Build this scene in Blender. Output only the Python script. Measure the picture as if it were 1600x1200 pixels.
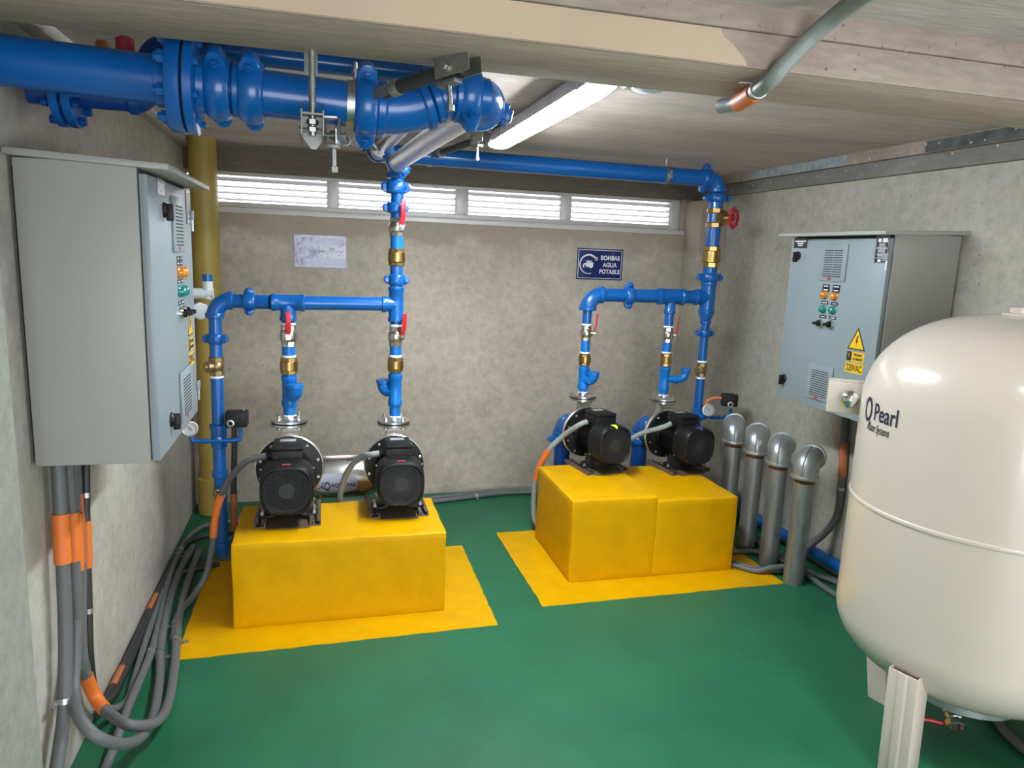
import bpy, bmesh, math, random
from math import sin, cos, pi, radians, sqrt, atan2
from mathutils import Vector as V, Matrix as MX
random.seed(7)
S = bpy.context.scene
COL = S.collection
for o in list(bpy.data.objects): bpy.data.objects.remove(o)

# ------------------------------------------------------------------ camera, world, light, exposure
cam = bpy.data.cameras.new('camera'); co = bpy.data.objects.new('camera', cam); COL.objects.link(co)
cam.sensor_width = 36; cam.lens = 1130/1600*36; cam.clip_start = .02
def cam_matrix(yaw, pitch, roll):
    cy, sy = cos(yaw), sin(yaw)
    f = V((sy*cos(pitch), cy*cos(pitch), -sin(pitch))); r = V((cy, -sy, 0)); d = f.cross(r)
    c, s = cos(roll), sin(roll)
    r2 = c*r+s*d; d2 = -s*r+c*d
    m = MX((r2, -d2, -f)).transposed().to_4x4(); m.translation = (0, 0, 1.6); return m
co.matrix_world = cam_matrix(radians(15.05), radians(10.15), radians(-2.3))
S.camera = co
W = bpy.data.worlds.new('overcast_sky'); S.world = W; W.use_nodes = True
bg = W.node_tree.nodes['Background']; bg.inputs[0].default_value = (.93, .95, 1, 1); bg.inputs[1].default_value = 5
def area(name, loc, rot, sx, sy, power, col):
    l = bpy.data.lights.new(name, 'AREA'); l.shape = 'RECTANGLE'; l.size = sx; l.size_y = sy; l.energy = power; l.color = col
    o = bpy.data.objects.new(name, l); COL.objects.link(o); o.location = loc; o.rotation_euler = rot; return o
area('near_fill_light', (1.40, .25, 2.15), (0, 0, 0), .12, 1.3, 8.5, (.93, .97, 1))  # unseen overhead light, added to brighten the near side of the room
def portal(*a):                                                    # portals only guide the sky sampling through the openings
    o = area(*a, 1, (1, 1, 1)); o.data.cycles.is_portal = True
portal('entrance_portal', (.6, -2.21, 1.0), (radians(90), 0, 0), 2.4, 2.0)
portal('side_door_portal', (2.64, .40, 1.0), (0, radians(90), 0), 2.0, .7)
portal('window_portal', (.83, 4.74, 1.91), (radians(-90), 0, 0), 3.1, .2)
S.view_settings.view_transform = 'Standard'; S.view_settings.look = 'None'
S.view_settings.gamma = 1; S.view_settings.use_curve_mapping = False
S.view_settings.exposure = 0.8

# ------------------------------------------------------------------ materials
def mat(name, col, rough=.5, metal=0, bump=0, bscale=60, var=0, vscale=8, spec=.5, emit=None, coat=0, stretch=(1, 1, 1), col2=None):
    m = bpy.data.materials.new(name); m.use_nodes = True; nt = m.node_tree; b = nt.nodes['Principled BSDF']
    b.inputs['Base Color'].default_value = (*col, 1); b.inputs['Roughness'].default_value = rough
    b.inputs['Metallic'].default_value = metal; b.inputs['Specular IOR Level'].default_value = spec
    if coat: b.inputs['Coat Weight'].default_value = coat; b.inputs['Coat Roughness'].default_value = .08
    if emit: b.inputs['Emission Color'].default_value = (*emit[0], 1); b.inputs['Emission Strength'].default_value = emit[1]
    tc = mp = None
    if bump or var:
        tc = nt.nodes.new('ShaderNodeTexCoord'); mp = nt.nodes.new('ShaderNodeMapping'); mp.inputs['Scale'].default_value = stretch
        nt.links.new(tc.outputs['Object'], mp.inputs[0])
    if var:
        n = nt.nodes.new('ShaderNodeTexNoise'); n.inputs['Scale'].default_value = vscale; n.inputs['Detail'].default_value = 5
        nt.links.new(mp.outputs[0], n.inputs['Vector'])
        r = nt.nodes.new('ShaderNodeValToRGB'); e = r.color_ramp.elements
        c2 = col2 or tuple(c*(1-var) for c in col)
        e[0].position = .3; e[0].color = (*c2, 1); e[1].position = .7; e[1].color = (*col, 1)
        nt.links.new(n.outputs[0], r.inputs[0]); nt.links.new(r.outputs[0], b.inputs['Base Color'])
    if bump:
        n = nt.nodes.new('ShaderNodeTexNoise'); n.inputs['Scale'].default_value = bscale; n.inputs['Detail'].default_value = 4
        nt.links.new(mp.outputs[0], n.inputs['Vector'])
        bp = nt.nodes.new('ShaderNodeBump'); bp.inputs['Strength'].default_value = bump; bp.inputs['Distance'].default_value = .01
        nt.links.new(n.outputs[0], bp.inputs['Height']); nt.links.new(bp.outputs[0], b.inputs['Normal'])
    return m

def concrete(name, light, dark, stain, stretch=(1, 1, 1), stain_at=None, pits=.5, seams=0, patch=.5):
    """cast concrete: two-scale mottling, board streaks along the stretch, pores, optional darker plaster band above a height"""
    m = bpy.data.materials.new(name); m.use_nodes = True; nt = m.node_tree; b = nt.nodes['Principled BSDF']
    N = nt.nodes.new; L = nt.links.new
    b.inputs['Roughness'].default_value = .85; b.inputs['Specular IOR Level'].default_value = .25
    tc = N('ShaderNodeTexCoord'); mp = N('ShaderNodeMapping'); mp.inputs['Scale'].default_value = stretch; L(tc.outputs['Object'], mp.inputs[0])
    def noise(scale, detail, vec, rough=.55):
        n = N('ShaderNodeTexNoise'); n.inputs['Scale'].default_value = scale; n.inputs['Detail'].default_value = detail; n.inputs['Roughness'].default_value = rough
        L(vec, n.inputs['Vector']); return n.outputs[0]
    def ramp(fac, p0, p1, c0=(0, 0, 0), c1=(1, 1, 1)):
        r = N('ShaderNodeValToRGB'); e = r.color_ramp.elements; e[0].position = p0; e[1].position = p1
        e[0].color = (*c0, 1); e[1].color = (*c1, 1); L(fac, r.inputs[0]); return r.outputs[0]
    def mix(fac, a, c):
        x = N('ShaderNodeMix'); x.data_type = 'RGBA'
        if isinstance(fac, float): x.inputs[0].default_value = fac
        else: L(fac, x.inputs[0])
        for i, q in ((6, a), (7, c)):
            if isinstance(q, tuple): x.inputs[i].default_value = (*q, 1)
            else: L(q, x.inputs[i])
        return x.outputs[2]
    big = noise(1.3, 6, mp.outputs[0]); fine = noise(22, 6, mp.outputs[0], .7)
    c = ramp(big, .35, .65, dark, light)
    sm = noise(3.1, 8, mp.outputs[0], .65)
    c = mix(ramp(sm, .52, .72, (0, 0, 0), (patch,)*3), c, stain)
    f = ramp(fine, .3, .7, (.78, .78, .78), (1.08, 1.08, 1.08))
    mu = N('ShaderNodeMix'); mu.data_type = 'RGBA'; mu.blend_type = 'MULTIPLY'; mu.inputs[0].default_value = 1; L(c, mu.inputs[6]); L(f, mu.inputs[7]); c = mu.outputs[2]
    if stain_at:
        sx = N('ShaderNodeSeparateXYZ'); L(tc.outputs['Object'], sx.inputs[0])
        nn = noise(2.6, 6, tc.outputs['Object'])
        ad = N('ShaderNodeMath'); ad.operation = 'MULTIPLY_ADD'; L(nn, ad.inputs[0]); ad.inputs[1].default_value = .5; sb = N('ShaderNodeMath'); sb.operation = 'SUBTRACT'; L(sx.outputs[2], sb.inputs[0]); sb.inputs[1].default_value = stain_at; L(sb.outputs[0], ad.inputs[2])
        c = mix(ramp(ad.outputs[0], .25, .31, (0, 0, 0), (.75,)*3), c, stain)
    v = N('ShaderNodeTexVoronoi'); v.inputs['Scale'].default_value = 26; L(tc.outputs['Object'], v.inputs['Vector'])
    pm = noise(7, 3, tc.outputs['Object'])
    pit = ramp(v.outputs['Distance'], .05, .13, (1, 1, 1), (0, 0, 0))
    pk = N('ShaderNodeMath'); pk.operation = 'MULTIPLY'; L(pit, pk.inputs[0]); L(ramp(pm, .54, .6, (0, 0, 0), (pits,)*3), pk.inputs[1])
    c = mix(pk.outputs[0], c, tuple(x*.35 for x in dark))
    L(c, b.inputs['Base Color'])
    h = N('ShaderNodeMath'); h.operation = 'SUBTRACT'; L(fine, h.inputs[0]); L(pk.outputs[0], h.inputs[1])
    h2 = N('ShaderNodeMath'); h2.operation = 'MULTIPLY_ADD'; L(sm, h2.inputs[0]); h2.inputs[1].default_value = 1.2; L(h.outputs[0], h2.inputs[2])
    bp = N('ShaderNodeBump'); bp.inputs['Strength'].default_value = .35; bp.inputs['Distance'].default_value = .008
    L(h2.outputs[0], bp.inputs['Height']); L(bp.outputs[0], b.inputs['Normal'])
    return m

M = {}
M['wall'] = concrete('wall_concrete', (.54, .475, .39), (.41, .365, .295), (.32, .26, .205), stain_at=1.63, pits=.9, patch=.5)
M['wall_side'] = concrete('side_wall_concrete', (.49, .46, .40), (.40, .375, .325), (.31, .28, .235), pits=.7, patch=.35)
M['pillar'] = concrete('pillar_concrete', (.38, .38, .33), (.31, .305, .265), (.25, .23, .2), pits=.4, patch=.3)
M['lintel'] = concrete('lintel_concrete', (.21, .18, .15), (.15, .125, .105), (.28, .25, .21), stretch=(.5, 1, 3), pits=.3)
M['ceiling'] = concrete('ceiling_concrete', (.62, .535, .49), (.46, .395, .36), (.70, .60, .54), stretch=(.35, 2.4, 1), pits=.2)
M['beam'] = concrete('beam_concrete', (.43, .355, .295), (.31, .25, .205), (.21, .17, .135), stretch=(.5, 2, 2), pits=.8, patch=.7)
M['beam_under'] = concrete('beam_underside_concrete', (.52, .415, .345), (.40, .315, .26), (.57, .47, .40), stretch=(.35, 2.4, 1), pits=.2)
M['strip'] = concrete('weathered_strip_concrete', (.27, .255, .235), (.19, .18, .165), (.40, .37, .33), stretch=(1, .6, 2), pits=.5)
M['zinc_dull'] = mat('dull_zinc_plate', (.30, .31, .30), .55, .9, var=.25, vscale=30)
M['skim'] = mat('beige_skim_coat', (.54, .415, .30), .8, bump=.1, var=.08, vscale=5)
M['paintmark'] = mat('blue_paint_traces', (.16, .26, .36), .7, var=.5, vscale=30, col2=(.42, .38, .33))
M['floor'] = mat('green_floor_paint', (.017, .138, .067), .42, bump=.08, bscale=90, var=.3, vscale=3.2, col2=(.012, .105, .052), spec=.35)
M['yellow'] = mat('yellow_enamel', (.66, .345, .0), .45, bump=.12, bscale=25, var=.12, vscale=9, spec=.12)
M['blue'] = mat('blue_enamel', (.002, .092, .345), .28, bump=.03, bscale=40, spec=.45, coat=.25)
M['blue_light'] = mat('fresh_blue_enamel', (.004, .140, .48), .3, bump=.03, bscale=40, spec=.4)
M['blue_dark'] = mat('dark_blue_fittings', (.003, .045, .22), .3, spec=.5)
M['white'] = mat('white_thread_seal', (.75, .78, .8), .6)
M['pvc'] = mat('white_pvc', (.62, .66, .66), .4)
M['brass'] = mat('brass', (.50, .33, .12), .33, 1, var=.25, vscale=30)
M['bronze'] = mat('dull_bronze', (.40, .28, .13), .4, .9, var=.3, vscale=30)
M['nickel'] = mat('nickel_plate', (.62, .58, .52), .25, 1)
M['steel'] = mat('polished_stainless', (.74, .72, .68), .3, 1, bump=.02, bscale=20)
M['zinc'] = mat('zinc_plated_steel', (.52, .53, .52), .4, 1, var=.2, vscale=25)
M['galv'] = mat('galvanised_pipe', (.40, .41, .41), .45, .75, var=.35, vscale=30, stretch=(1, 1, .25))
M['galv_elbow'] = mat('galvanised_fitting', (.50, .53, .55), .35, .8, var=.15, vscale=20)
M['rust'] = mat('rust_thread', (.22, .09, .04), .8, var=.4, vscale=60)
M['braid'] = mat('stainless_braid', (.72, .72, .74), .3, .9, bump=.25, bscale=260)
M['black'] = mat('black_enamel', (.007, .007, .008), .42, spec=.35, bump=.05, bscale=120)
M['black_plastic'] = mat('black_plastic', (.008, .008, .009), .5, spec=.3)
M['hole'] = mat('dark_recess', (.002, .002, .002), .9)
M['grille'] = mat('black_grille_plastic', (.03, .03, .033), .5, spec=.3)
M['red'] = mat('red_lever_sleeve', (.55, .012, .02), .4)
M['redwheel'] = mat('red_handwheel', (.42, .008, .022), .35)
M['conduit'] = mat('grey_conduit', (.115, .12, .125), .5, bump=.08, bscale=150)
M['conduit_light'] = mat('light_grey_conduit', (.25, .27, .26), .45, bump=.05, bscale=120)
M['conduit_dark'] = mat('black_conduit', (.028, .029, .032), .45)
M['orange'] = mat('orange_sleeve', (.72, .17, .025), .5, bump=.1, bscale=100)
M['orange_dull'] = mat('faded_orange_sleeve', (.42, .13, .05), .55, bump=.1, bscale=100)
M['cabinet'] = mat('light_grey_powder_coat', (.325, .325, .30), .42, bump=.03, bscale=220, spec=.4)
M['door'] = mat('pale_blue_grey_powder_coat', (.235, .285, .31), .35, bump=.03, bscale=220, spec=.45)
M['slot'] = mat('vent_slot_shadow', (.03, .032, .035), .8)
M['label_black'] = mat('black_label', (.01, .01, .012), .3)
M['label_white'] = mat('white_print', (.75, .77, .78), .5)
M['label_yellow'] = mat('yellow_warning_sticker', (.78, .47, .01), .4)
M['ink'] = mat('black_print', (.012, .012, .014), .5)
M['lamp_orange'] = mat('amber_lens', (.62, .21, .01), .2, coat=.5)
M['lamp_green'] = mat('green_lens', (.006, .21, .19), .2, coat=.5)
M['chrome'] = mat('chrome_bezel', (.75, .76, .77), .15, 1)
M['tank'] = mat('cream_tank_enamel', (.565, .495, .415), .22, spec=.5, coat=.3)
M['navy'] = mat('navy_sign', (.012, .024, .13), .14, spec=.6, coat=.6)
M['navy_gloss'] = mat('glossy_navy_sign', (.03, .045, .21), .12, spec=.5, coat=.4, bump=1.0, bscale=5)
M['print_blue'] = mat('navy_print', (.010, .012, .055), .5)
M['silver_print'] = mat('silver_print', (.5, .52, .54), .25, .8)
M['yellow_pipe'] = mat('ochre_pipe', (.44, .31, .065), .45, bump=.03, bscale=30, var=.2, vscale=4)
M['alu'] = mat('grey_aluminium_frame', (.58, .55, .53), .4, .1)
M['slat'] = mat('white_aluminium_slat', (.82, .82, .84), .35)
M['lens'] = mat('lit_diffuser', (.9, .95, 1), .3, emit=((.86, .95, 1), 92))
M['lens_end'] = mat('clear_lens_end', (.6, .72, .85), .15, emit=((.6, .8, 1), 1.2))
M['lum'] = mat('grey_luminaire_housing', (.42, .39, .42), .45)
M['plate'] = mat('brown_base_plate', (.13, .095, .06), .5, var=.4, vscale=25)
M['rail'] = mat('steel_base_rail', (.17, .13, .12), .45, .4, var=.3, vscale=40)
M['dial'] = mat('white_dial', (.62, .62, .62), .35)
M['lime'] = mat('lime_sticker', (.55, .72, .06), .5)
M['sticker_blue'] = mat('blue_sticker', (.02, .07, .38), .5)
M['sticker_red'] = mat('red_sticker', (.45, .03, .05), .5)
M['badge'] = mat('brushed_silver_label', (.50, .50, .52), .3, .5)
M['aquaplate'] = mat('lilac_grey_badge', (.42, .42, .52), .35)

# ------------------------------------------------------------------ mesh building
def basis(d):
    d = V(d).normalized(); a = V((0, 0, 1)) if abs(d.z) < .9 else V((0, 1, 0))
    u = a.cross(d).normalized(); return u, d.cross(u), d
def catmull(p, k=6):
    p = [V(q) for q in p]; q = [2*p[0]-p[1]]+p+[2*p[-1]-p[-2]]; out = []
    for i in range(1, len(q)-2):
        a, b, c, d = q[i-1:i+3]
        for j in range(k):
            t = j/k
            out.append(.5*((2*b)+(c-a)*t+(2*a-5*b+4*c-d)*t*t+(3*b-a-3*c+d)*t**3))
    out.append(p[-1]); return out
class MB:
    def __init__(s): s.v = []; s.f = []
    def add(s, v, f):
        n = len(s.v); s.v += [V(x) for x in v]; s.f += [tuple(i+n for i in q) for q in f]; return s
    def box(s, a, b, m=None):
        x0, y0, z0 = a; x1, y1, z1 = b
        v = [V((x, y, z)) for z in (z0, z1) for y in (y0, y1) for x in (x0, x1)]
        if m is not None: v = [m @ q for q in v]
        return s.add(v, [(0, 2, 3, 1), (4, 5, 7, 6), (0, 1, 5, 4), (2, 6, 7, 3), (0, 4, 6, 2), (1, 3, 7, 5)])
    def obox(s, c, u, w, d, hu, hw, hd):
        u, w, d = V(u).normalized(), V(w).normalized(), V(d).normalized()
        m = MX((u, w, d)).transposed().to_4x4(); m.translation = V(c)
        return s.box((-hu, -hw, -hd), (hu, hw, hd), m)
    def lathe(s, o, d, prof, n=24, ph=0, ref=None, ring=False):
        o = V(o); u, w, d = basis(d)
        if ref is not None:
            u = (V(ref)-V(ref).dot(d)*d).normalized(); w = d.cross(u)
        v = []; rings = []
        for r, h in prof:
            if r < 1e-6: rings.append([len(v)]); v.append(o+d*h)
            else:
                rings.append(list(range(len(v), len(v)+n)))
                v += [o+d*h+r*(cos(2*pi*i/n+ph)*u+sin(2*pi*i/n+ph)*w) for i in range(n)]
        f = []
        for a, b in zip(rings, rings[1:]):
            for i in range(n):
                j = (i+1) % n
                if len(a) == 1 and len(b) == 1: continue
                if len(a) == 1: f.append((a[0], b[j], b[i]))
                elif len(b) == 1: f.append((a[i], a[j], b[0]))
                else: f.append((a[i], a[j], b[j], b[i]))
        if ring:
            a, b = rings[-1], rings[0]
            f += [(a[i], a[(i+1) % n], b[(i+1) % n], b[i]) for i in range(n)]
            return s.add(v, f)
        if len(rings[0]) > 1: f.append(tuple(reversed(rings[0])))
        if len(rings[-1]) > 1: f.append(tuple(rings[-1]))
        return s.add(v, f)
    def cyl(s, p, q, r, n=20, r2=None):
        p, q = V(p), V(q); return s.lathe(p, q-p, [(r, 0), (r if r2 is None else r2, (q-p).length)], n)
    def tube(s, pts, r, n=16):
        p = [V(x) for x in pts]; rr = r if isinstance(r, (list, tuple)) else [r]*len(p)
        t = [(p[min(i+1, len(p)-1)]-p[max(i-1, 0)]).normalized() for i in range(len(p))]
        u = basis(t[0])[0]; v = []; f = []
        for i in range(len(p)):
            u = (u-u.dot(t[i])*t[i]).normalized(); w = t[i].cross(u)
            v += [p[i]+rr[i]*(cos(2*pi*k/n)*u+sin(2*pi*k/n)*w) for k in range(n)]
        for i in range(len(p)-1):
            for k in range(n):
                j = (k+1) % n; f.append((i*n+k, i*n+j, (i+1)*n+j, (i+1)*n+k))
        f.append(tuple(range(n-1, -1, -1))); f.append(tuple((len(p)-1)*n+k for k in range(n)))
        return s.add(v, f)
    def prism(s, poly, o, u, w, depth):
        o, u, w = V(o), V(u).normalized(), V(w).normalized(); d = u.cross(w); n = len(poly)
        v = [o+u*a+w*b for a, b in poly]+[o+u*a+w*b+d*depth for a, b in poly]
        f = [tuple(range(n-1, -1, -1)), tuple(range(n, 2*n))]+[(i, (i+1) % n, n+(i+1) % n, n+i) for i in range(n)]
        return s.add(v, f)
    def ball(s, c, r, sz=1, n=16):
        return s.lathe(c, (0, 0, 1), [(r*sin(pi*i/10), -r*sz*cos(pi*i/10)) for i in range(11)], n)
    def build(s, name, m, parent=None, bevel=0, world=True, angle=35):
        me = bpy.data.meshes.new(name)
        off = V((0, 0, 0))
        if parent is not None and world: off = V(ORG[parent.name])
        me.from_pydata([tuple(q-off) for q in s.v], [], s.f)
        bm = bmesh.new(); bm.from_mesh(me); bmesh.ops.recalc_face_normals(bm, faces=bm.faces)
        if bevel:
            es = [e for e in bm.edges if len(e.link_faces) == 2 and e.calc_face_angle(0) > radians(40)]
            bmesh.ops.bevel(bm, geom=es, offset=bevel, segments=2, affect='EDGES', profile=.5)
        bm.to_mesh(me); bm.free()
        me.polygons.foreach_set('use_smooth', [True]*len(me.polygons)); me.set_sharp_from_angle(angle=radians(angle))
        me.materials.append(M[m] if isinstance(m, str) else m)
        o = bpy.data.objects.new(name, me); COL.objects.link(o)
        if parent is not None: o.parent = parent; ORG[o.name] = ORG[parent.name]
        else: ORG[o.name] = (0, 0, 0)
        return o
ORG = {}
def thing(name, label, cat, loc, group=None, rz=0):
    o = bpy.data.objects.new(name, None); COL.objects.link(o); o.location = loc; o.rotation_euler = (0, 0, rz); o.empty_display_size = .05
    ORG[o.name] = tuple(loc); tag(o, label, cat, group); return o
def tag(o, label, cat, group=None):
    o['label'] = label; o['category'] = cat
    if group: o['group'] = group
    return o
def struct(name, mb, m, parent=None, **k):
    o = mb.build(name, m, parent, **k)
    if parent is None: o['kind'] = 'structure'
    return o
def copy_tree(o, parent=None):
    c = o.copy(); COL.objects.link(c)
    if parent is not None: c.parent = parent
    ORG[c.name] = ORG[o.name]
    for ch in list(o.children): copy_tree(ch, c)
    return c
def lettering(name, s, size, m, parent, fn, bold=0, align='LEFT', extrude=.0006, shear=0, xs=1, spacing=1):
    """letters as a mesh; fn maps (right, up, out) on the lettered surface to a world point"""
    cu = bpy.data.curves.new('t', 'FONT'); cu.body = s; cu.size = size; cu.align_x = align; cu.offset = bold; cu.shear = shear; cu.extrude = extrude; cu.space_character = spacing
    ob = bpy.data.objects.new('t', cu); COL.objects.link(ob)
    dg = bpy.context.evaluated_depsgraph_get(); dg.update()
    me = ob.evaluated_get(dg).to_mesh(); mb = MB()
    mb.add([fn(q.co.x*xs, q.co.y, q.co.z+extrude) for q in me.vertices], [tuple(p.vertices) for p in me.polygons])
    bpy.data.objects.remove(ob); bpy.data.curves.remove(cu)
    return mb.build(name, m, parent)

# ------------------------------------------------------------------ room shell
XL, XR, YB, YF, ZC = -.75, 2.62, 4.62, -2.2, 2.165
ZB = 2.035
mb = MB().box((-1.2, YF-.6, -.12), (3.2, YB+.3, 0)); struct('floor', mb, 'floor')
mb = MB().box((XL-.2, YF, ZC), (XR+.2, YB+.25, ZC+.15)); struct('ceiling', mb, 'ceiling')
# back wall with a long window slot
WX0, WX1, WZ0, WZ1 = -.75, 2.40, 1.805, 2.014
mb = MB().box((XL-.2, YB, -.05), (XR+.2, YB+.2, WZ0)); mb.box((WX1, YB, WZ0), (XR+.2, YB+.2, WZ1)); struct('wall_back', mb, 'wall')
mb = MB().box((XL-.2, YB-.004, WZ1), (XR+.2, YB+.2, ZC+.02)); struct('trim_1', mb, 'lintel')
mb = MB().box((XL-.2, YF, -.05), (XL, YB+.2, ZC+.02)); struct('wall_left', mb, 'wall_side')
mb = MB().box((XL-.2, YF-.1, -.05), (-.6, YF, ZC+.1)); mb.box((1.8, YF-.1, -.05), (XR+.2, YF, ZC+.1)); mb.box((-.6, YF-.1, 2.0), (1.8, YF, ZC+.1)); struct('wall_front', mb, 'wall_side')
mb = MB().box((XR, .75, -.05), (XR+.2, YB+.2, ZC+.02)); mb.box((XR, YF, -.05), (XR+.2, .05, ZC+.02)); mb.box((XR, .05, 2.03), (XR+.2, .75, ZC+.02)); struct('wall_right', mb, 'wall_side')
# corner pilaster on the right of the window
mb = MB().box((2.425, 4.40, 0), (XR+.01, YB+.01, 2.0)); struct('pillar_back', mb, 'wall', bevel=.006)
# near left pillar
mb = MB().box((XL-.05, .9, 0), (-.695, 1.895, 2.04)); struct('pillar_left', mb, 'pillar', bevel=.008)
# long beams under the ceiling
bj = MB()
nseg = 60
mb = MB().box((XL, 1.552, ZB), (XR, 1.834, ZC+.02)); beam = struct('trim_2', mb, 'beam_under', bevel=.004)
mb = MB().box((XL, 1.540, 2.113), (XR, 1.556, ZC+.01)); mb.build('form_strip', 'beam', beam, bevel=.004)
mb = MB().box((XL, 1.547, ZB+.001), (XR, 1.556, 2.111)); mb.build('beam_face', 'beam', beam)
mb = MB().prism([(-.75, .004), (.935, .004), (.925, .02), (.91, .032), (.895, .045), (.872, .058), (.86, .075), (-.75, .075)], (0, 1.5475, ZB), (1, 0, 0), (0, 0, 1), .002)
mb.build('skim_patch', 'skim', beam)
mb = MB()
for i in range(46):
    x = -.6+i*.07+random.uniform(-.02, .02); z = random.choice((2.122, 2.128, 2.145))+random.uniform(-.004, .004)
    mb.lathe((x, 1.5405, z), (0, -1, 0), [(random.uniform(.005, .009), 0), (.005, .002), (0, .0025)], 9)
mb.build('form_mark', 'beam', beam)['kind'] = 'stuff'
# strip under the ceiling along the right wall
mb = MB().box((XR-.030, 1.83, ZB), (XR+.01, YB, 2.108)); wr = struct('trim_3', mb, 'strip', bevel=.004)
mb = MB().box((XR-.042, 1.83, 2.110), (XR+.01, YB, ZC+.01)); mb.build('form_strip', 'beam', wr, bevel=.004)
mb = MB().box((XR-.0435, 1.835, 2.112), (XR-.03, 2.75, 2.160)); mb.build('paint_strip', mat('dark_form_residue', (.14, .14, .135), .8, var=.6, vscale=14, col2=(.05, .055, .06)), wr)
mb = MB().box((XR-.0436, 3.25, 2.112), (XR-.03, 4.1, 2.160)); mb.build('paint_strip', 'paintmark', wr)
mb = MB()
for i in range(34):
    mb.lathe((XR-.0425 if i % 3 else XR-.030, 1.95+i*.072+random.uniform(-.02, .02), random.uniform(2.118, 2.15) if i % 3 else random.uniform(2.06, 2.1)), (-1, 0, 0), [(random.uniform(.004, .007), 0), (.004, .003), (0, .0035)], 8)
mb.build('form_mark', 'ceiling', wr)['kind'] = 'stuff'
mb = MB().box((XL-.01, 1.83, 2.128), (XL+.05, YB, ZC+.01)); struct('trim_4', mb, 'wall_side', bevel=.004)

# ------------------------------------------------------------------ louvred window
fy0, fy1 = YB+.045, YB+.10
mb = MB().box((WX0, fy0, WZ0), (WX1, fy1, WZ0+.036)); mb.box((WX0, fy0, WZ1-.022), (WX1, fy1, WZ1)); mb.box((2.335, fy0-.002, WZ0), (WX1, fy1, WZ1))
wn = struct('window_1', mb, 'alu', bevel=.003)
cuts = [-.75, .052, .108, .842, .913, 1.545, 1.607, 2.335]
for i in (1, 3, 5):
    MB().box((cuts[i], fy0-.003, WZ0+.03), (cuts[i+1], fy1, WZ1-.02)).build('mullion', 'alu', wn, bevel=.003)
MB().box((WX0, YB-.012, WZ0-.03), (WX1+.02, fy0+.01, WZ0)).build('window_sill', 'alu', wn, bevel=.004)
slat_mesh = {}
for i in (0, 2, 4, 6):
    x0, x1 = cuts[i]+.004, cuts[i+1]-.004
    for k in range(4):
        z = WZ0+.052+k*.036
        p = [(0, 0), (.028, .022), (.030, .0205), (.004, -.006), (.0, -.007)]
        MB().prism(p, (x0, fy0+.014, z), (0, 1, 0), (0, 0, 1), x1-x0).build('slat', 'slat', wn)
    MB().box((x0-.004, fy0+.006, WZ0+.036), (x0+.004, fy1-.002, WZ1-.022)).box((x1-.004, fy0+.006, WZ0+.036), (x1+.004, fy1-.002, WZ1-.022)).build('slat_frame', 'alu', wn)

# ------------------------------------------------------------------ yellow plinths
def plinth(label, x0, x1, y0, y1, tops, apron):
    t = thing('concrete_plinth', label, 'plinth', ((x0+x1)/2, (y0+y1)/2, 0))
    bm = bmesh.new(); nx, ny, nz = 28, 18, 12
    mb = MB()
    for xa, xb, zt in tops:
        me = MB().box((xa, y0, 0), (xb, y1, zt)); mb.add(me.v, me.f)
    o = mb.build('block', 'yellow', t, bevel=.007)
    bm = bmesh.new(); bm.from_mesh(o.data)
    bmesh.ops.subdivide_edges(bm, edges=[e for e in bm.edges if e.calc_length() > .2], cuts=14, use_grid_fill=True)
    for v in bm.verts:
        if v.co.z > .02:
            v.co += V((sin(v.co.y*31+v.co.z*19)*.0016, sin(v.co.x*27+v.co.z*13)*.0016, sin(v.co.x*14)*.0018*(v.co.z > .3)+random.uniform(-.0007, .0007)))
    bm.to_mesh(o.data); bm.free(); o.data.set_sharp_from_angle(angle=radians(50))
    pts = []
    for (a, b) in zip(apron, apron[1:]+apron[:1]):
        for k in range(24):
            q = V((a[0], a[1]))*(1-k/24)+V((b[0], b[1]))*(k/24); pts.append((q.x+random.uniform(-.0025, .0025), q.y+random.uniform(-.0025, .0025)))
    MB().prism(pts, (0, 0, 0), (1, 0, 0), (0, 1, 0), .0025).build('painted_apron', 'yellow', t)
    return t
plinth('yellow painted pump plinth on the left with stainless tank behind it', -.363, .535, 3.005, 3.475, [(-.363, .535, .377)], [(-.552, 2.80), (.743, 2.836), (.75, 3.72), (-.55, 3.72)])
plinth('yellow painted pump plinth beside the galvanised vent pipes, stepped top', 1.186, 2.10, 3.175, 3.77, [(1.186, 1.640, .428), (1.636, 2.10, .405)], [(.987, 2.963), (2.282, 2.978), (2.28, 3.87), (.98, 3.87)])

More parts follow.
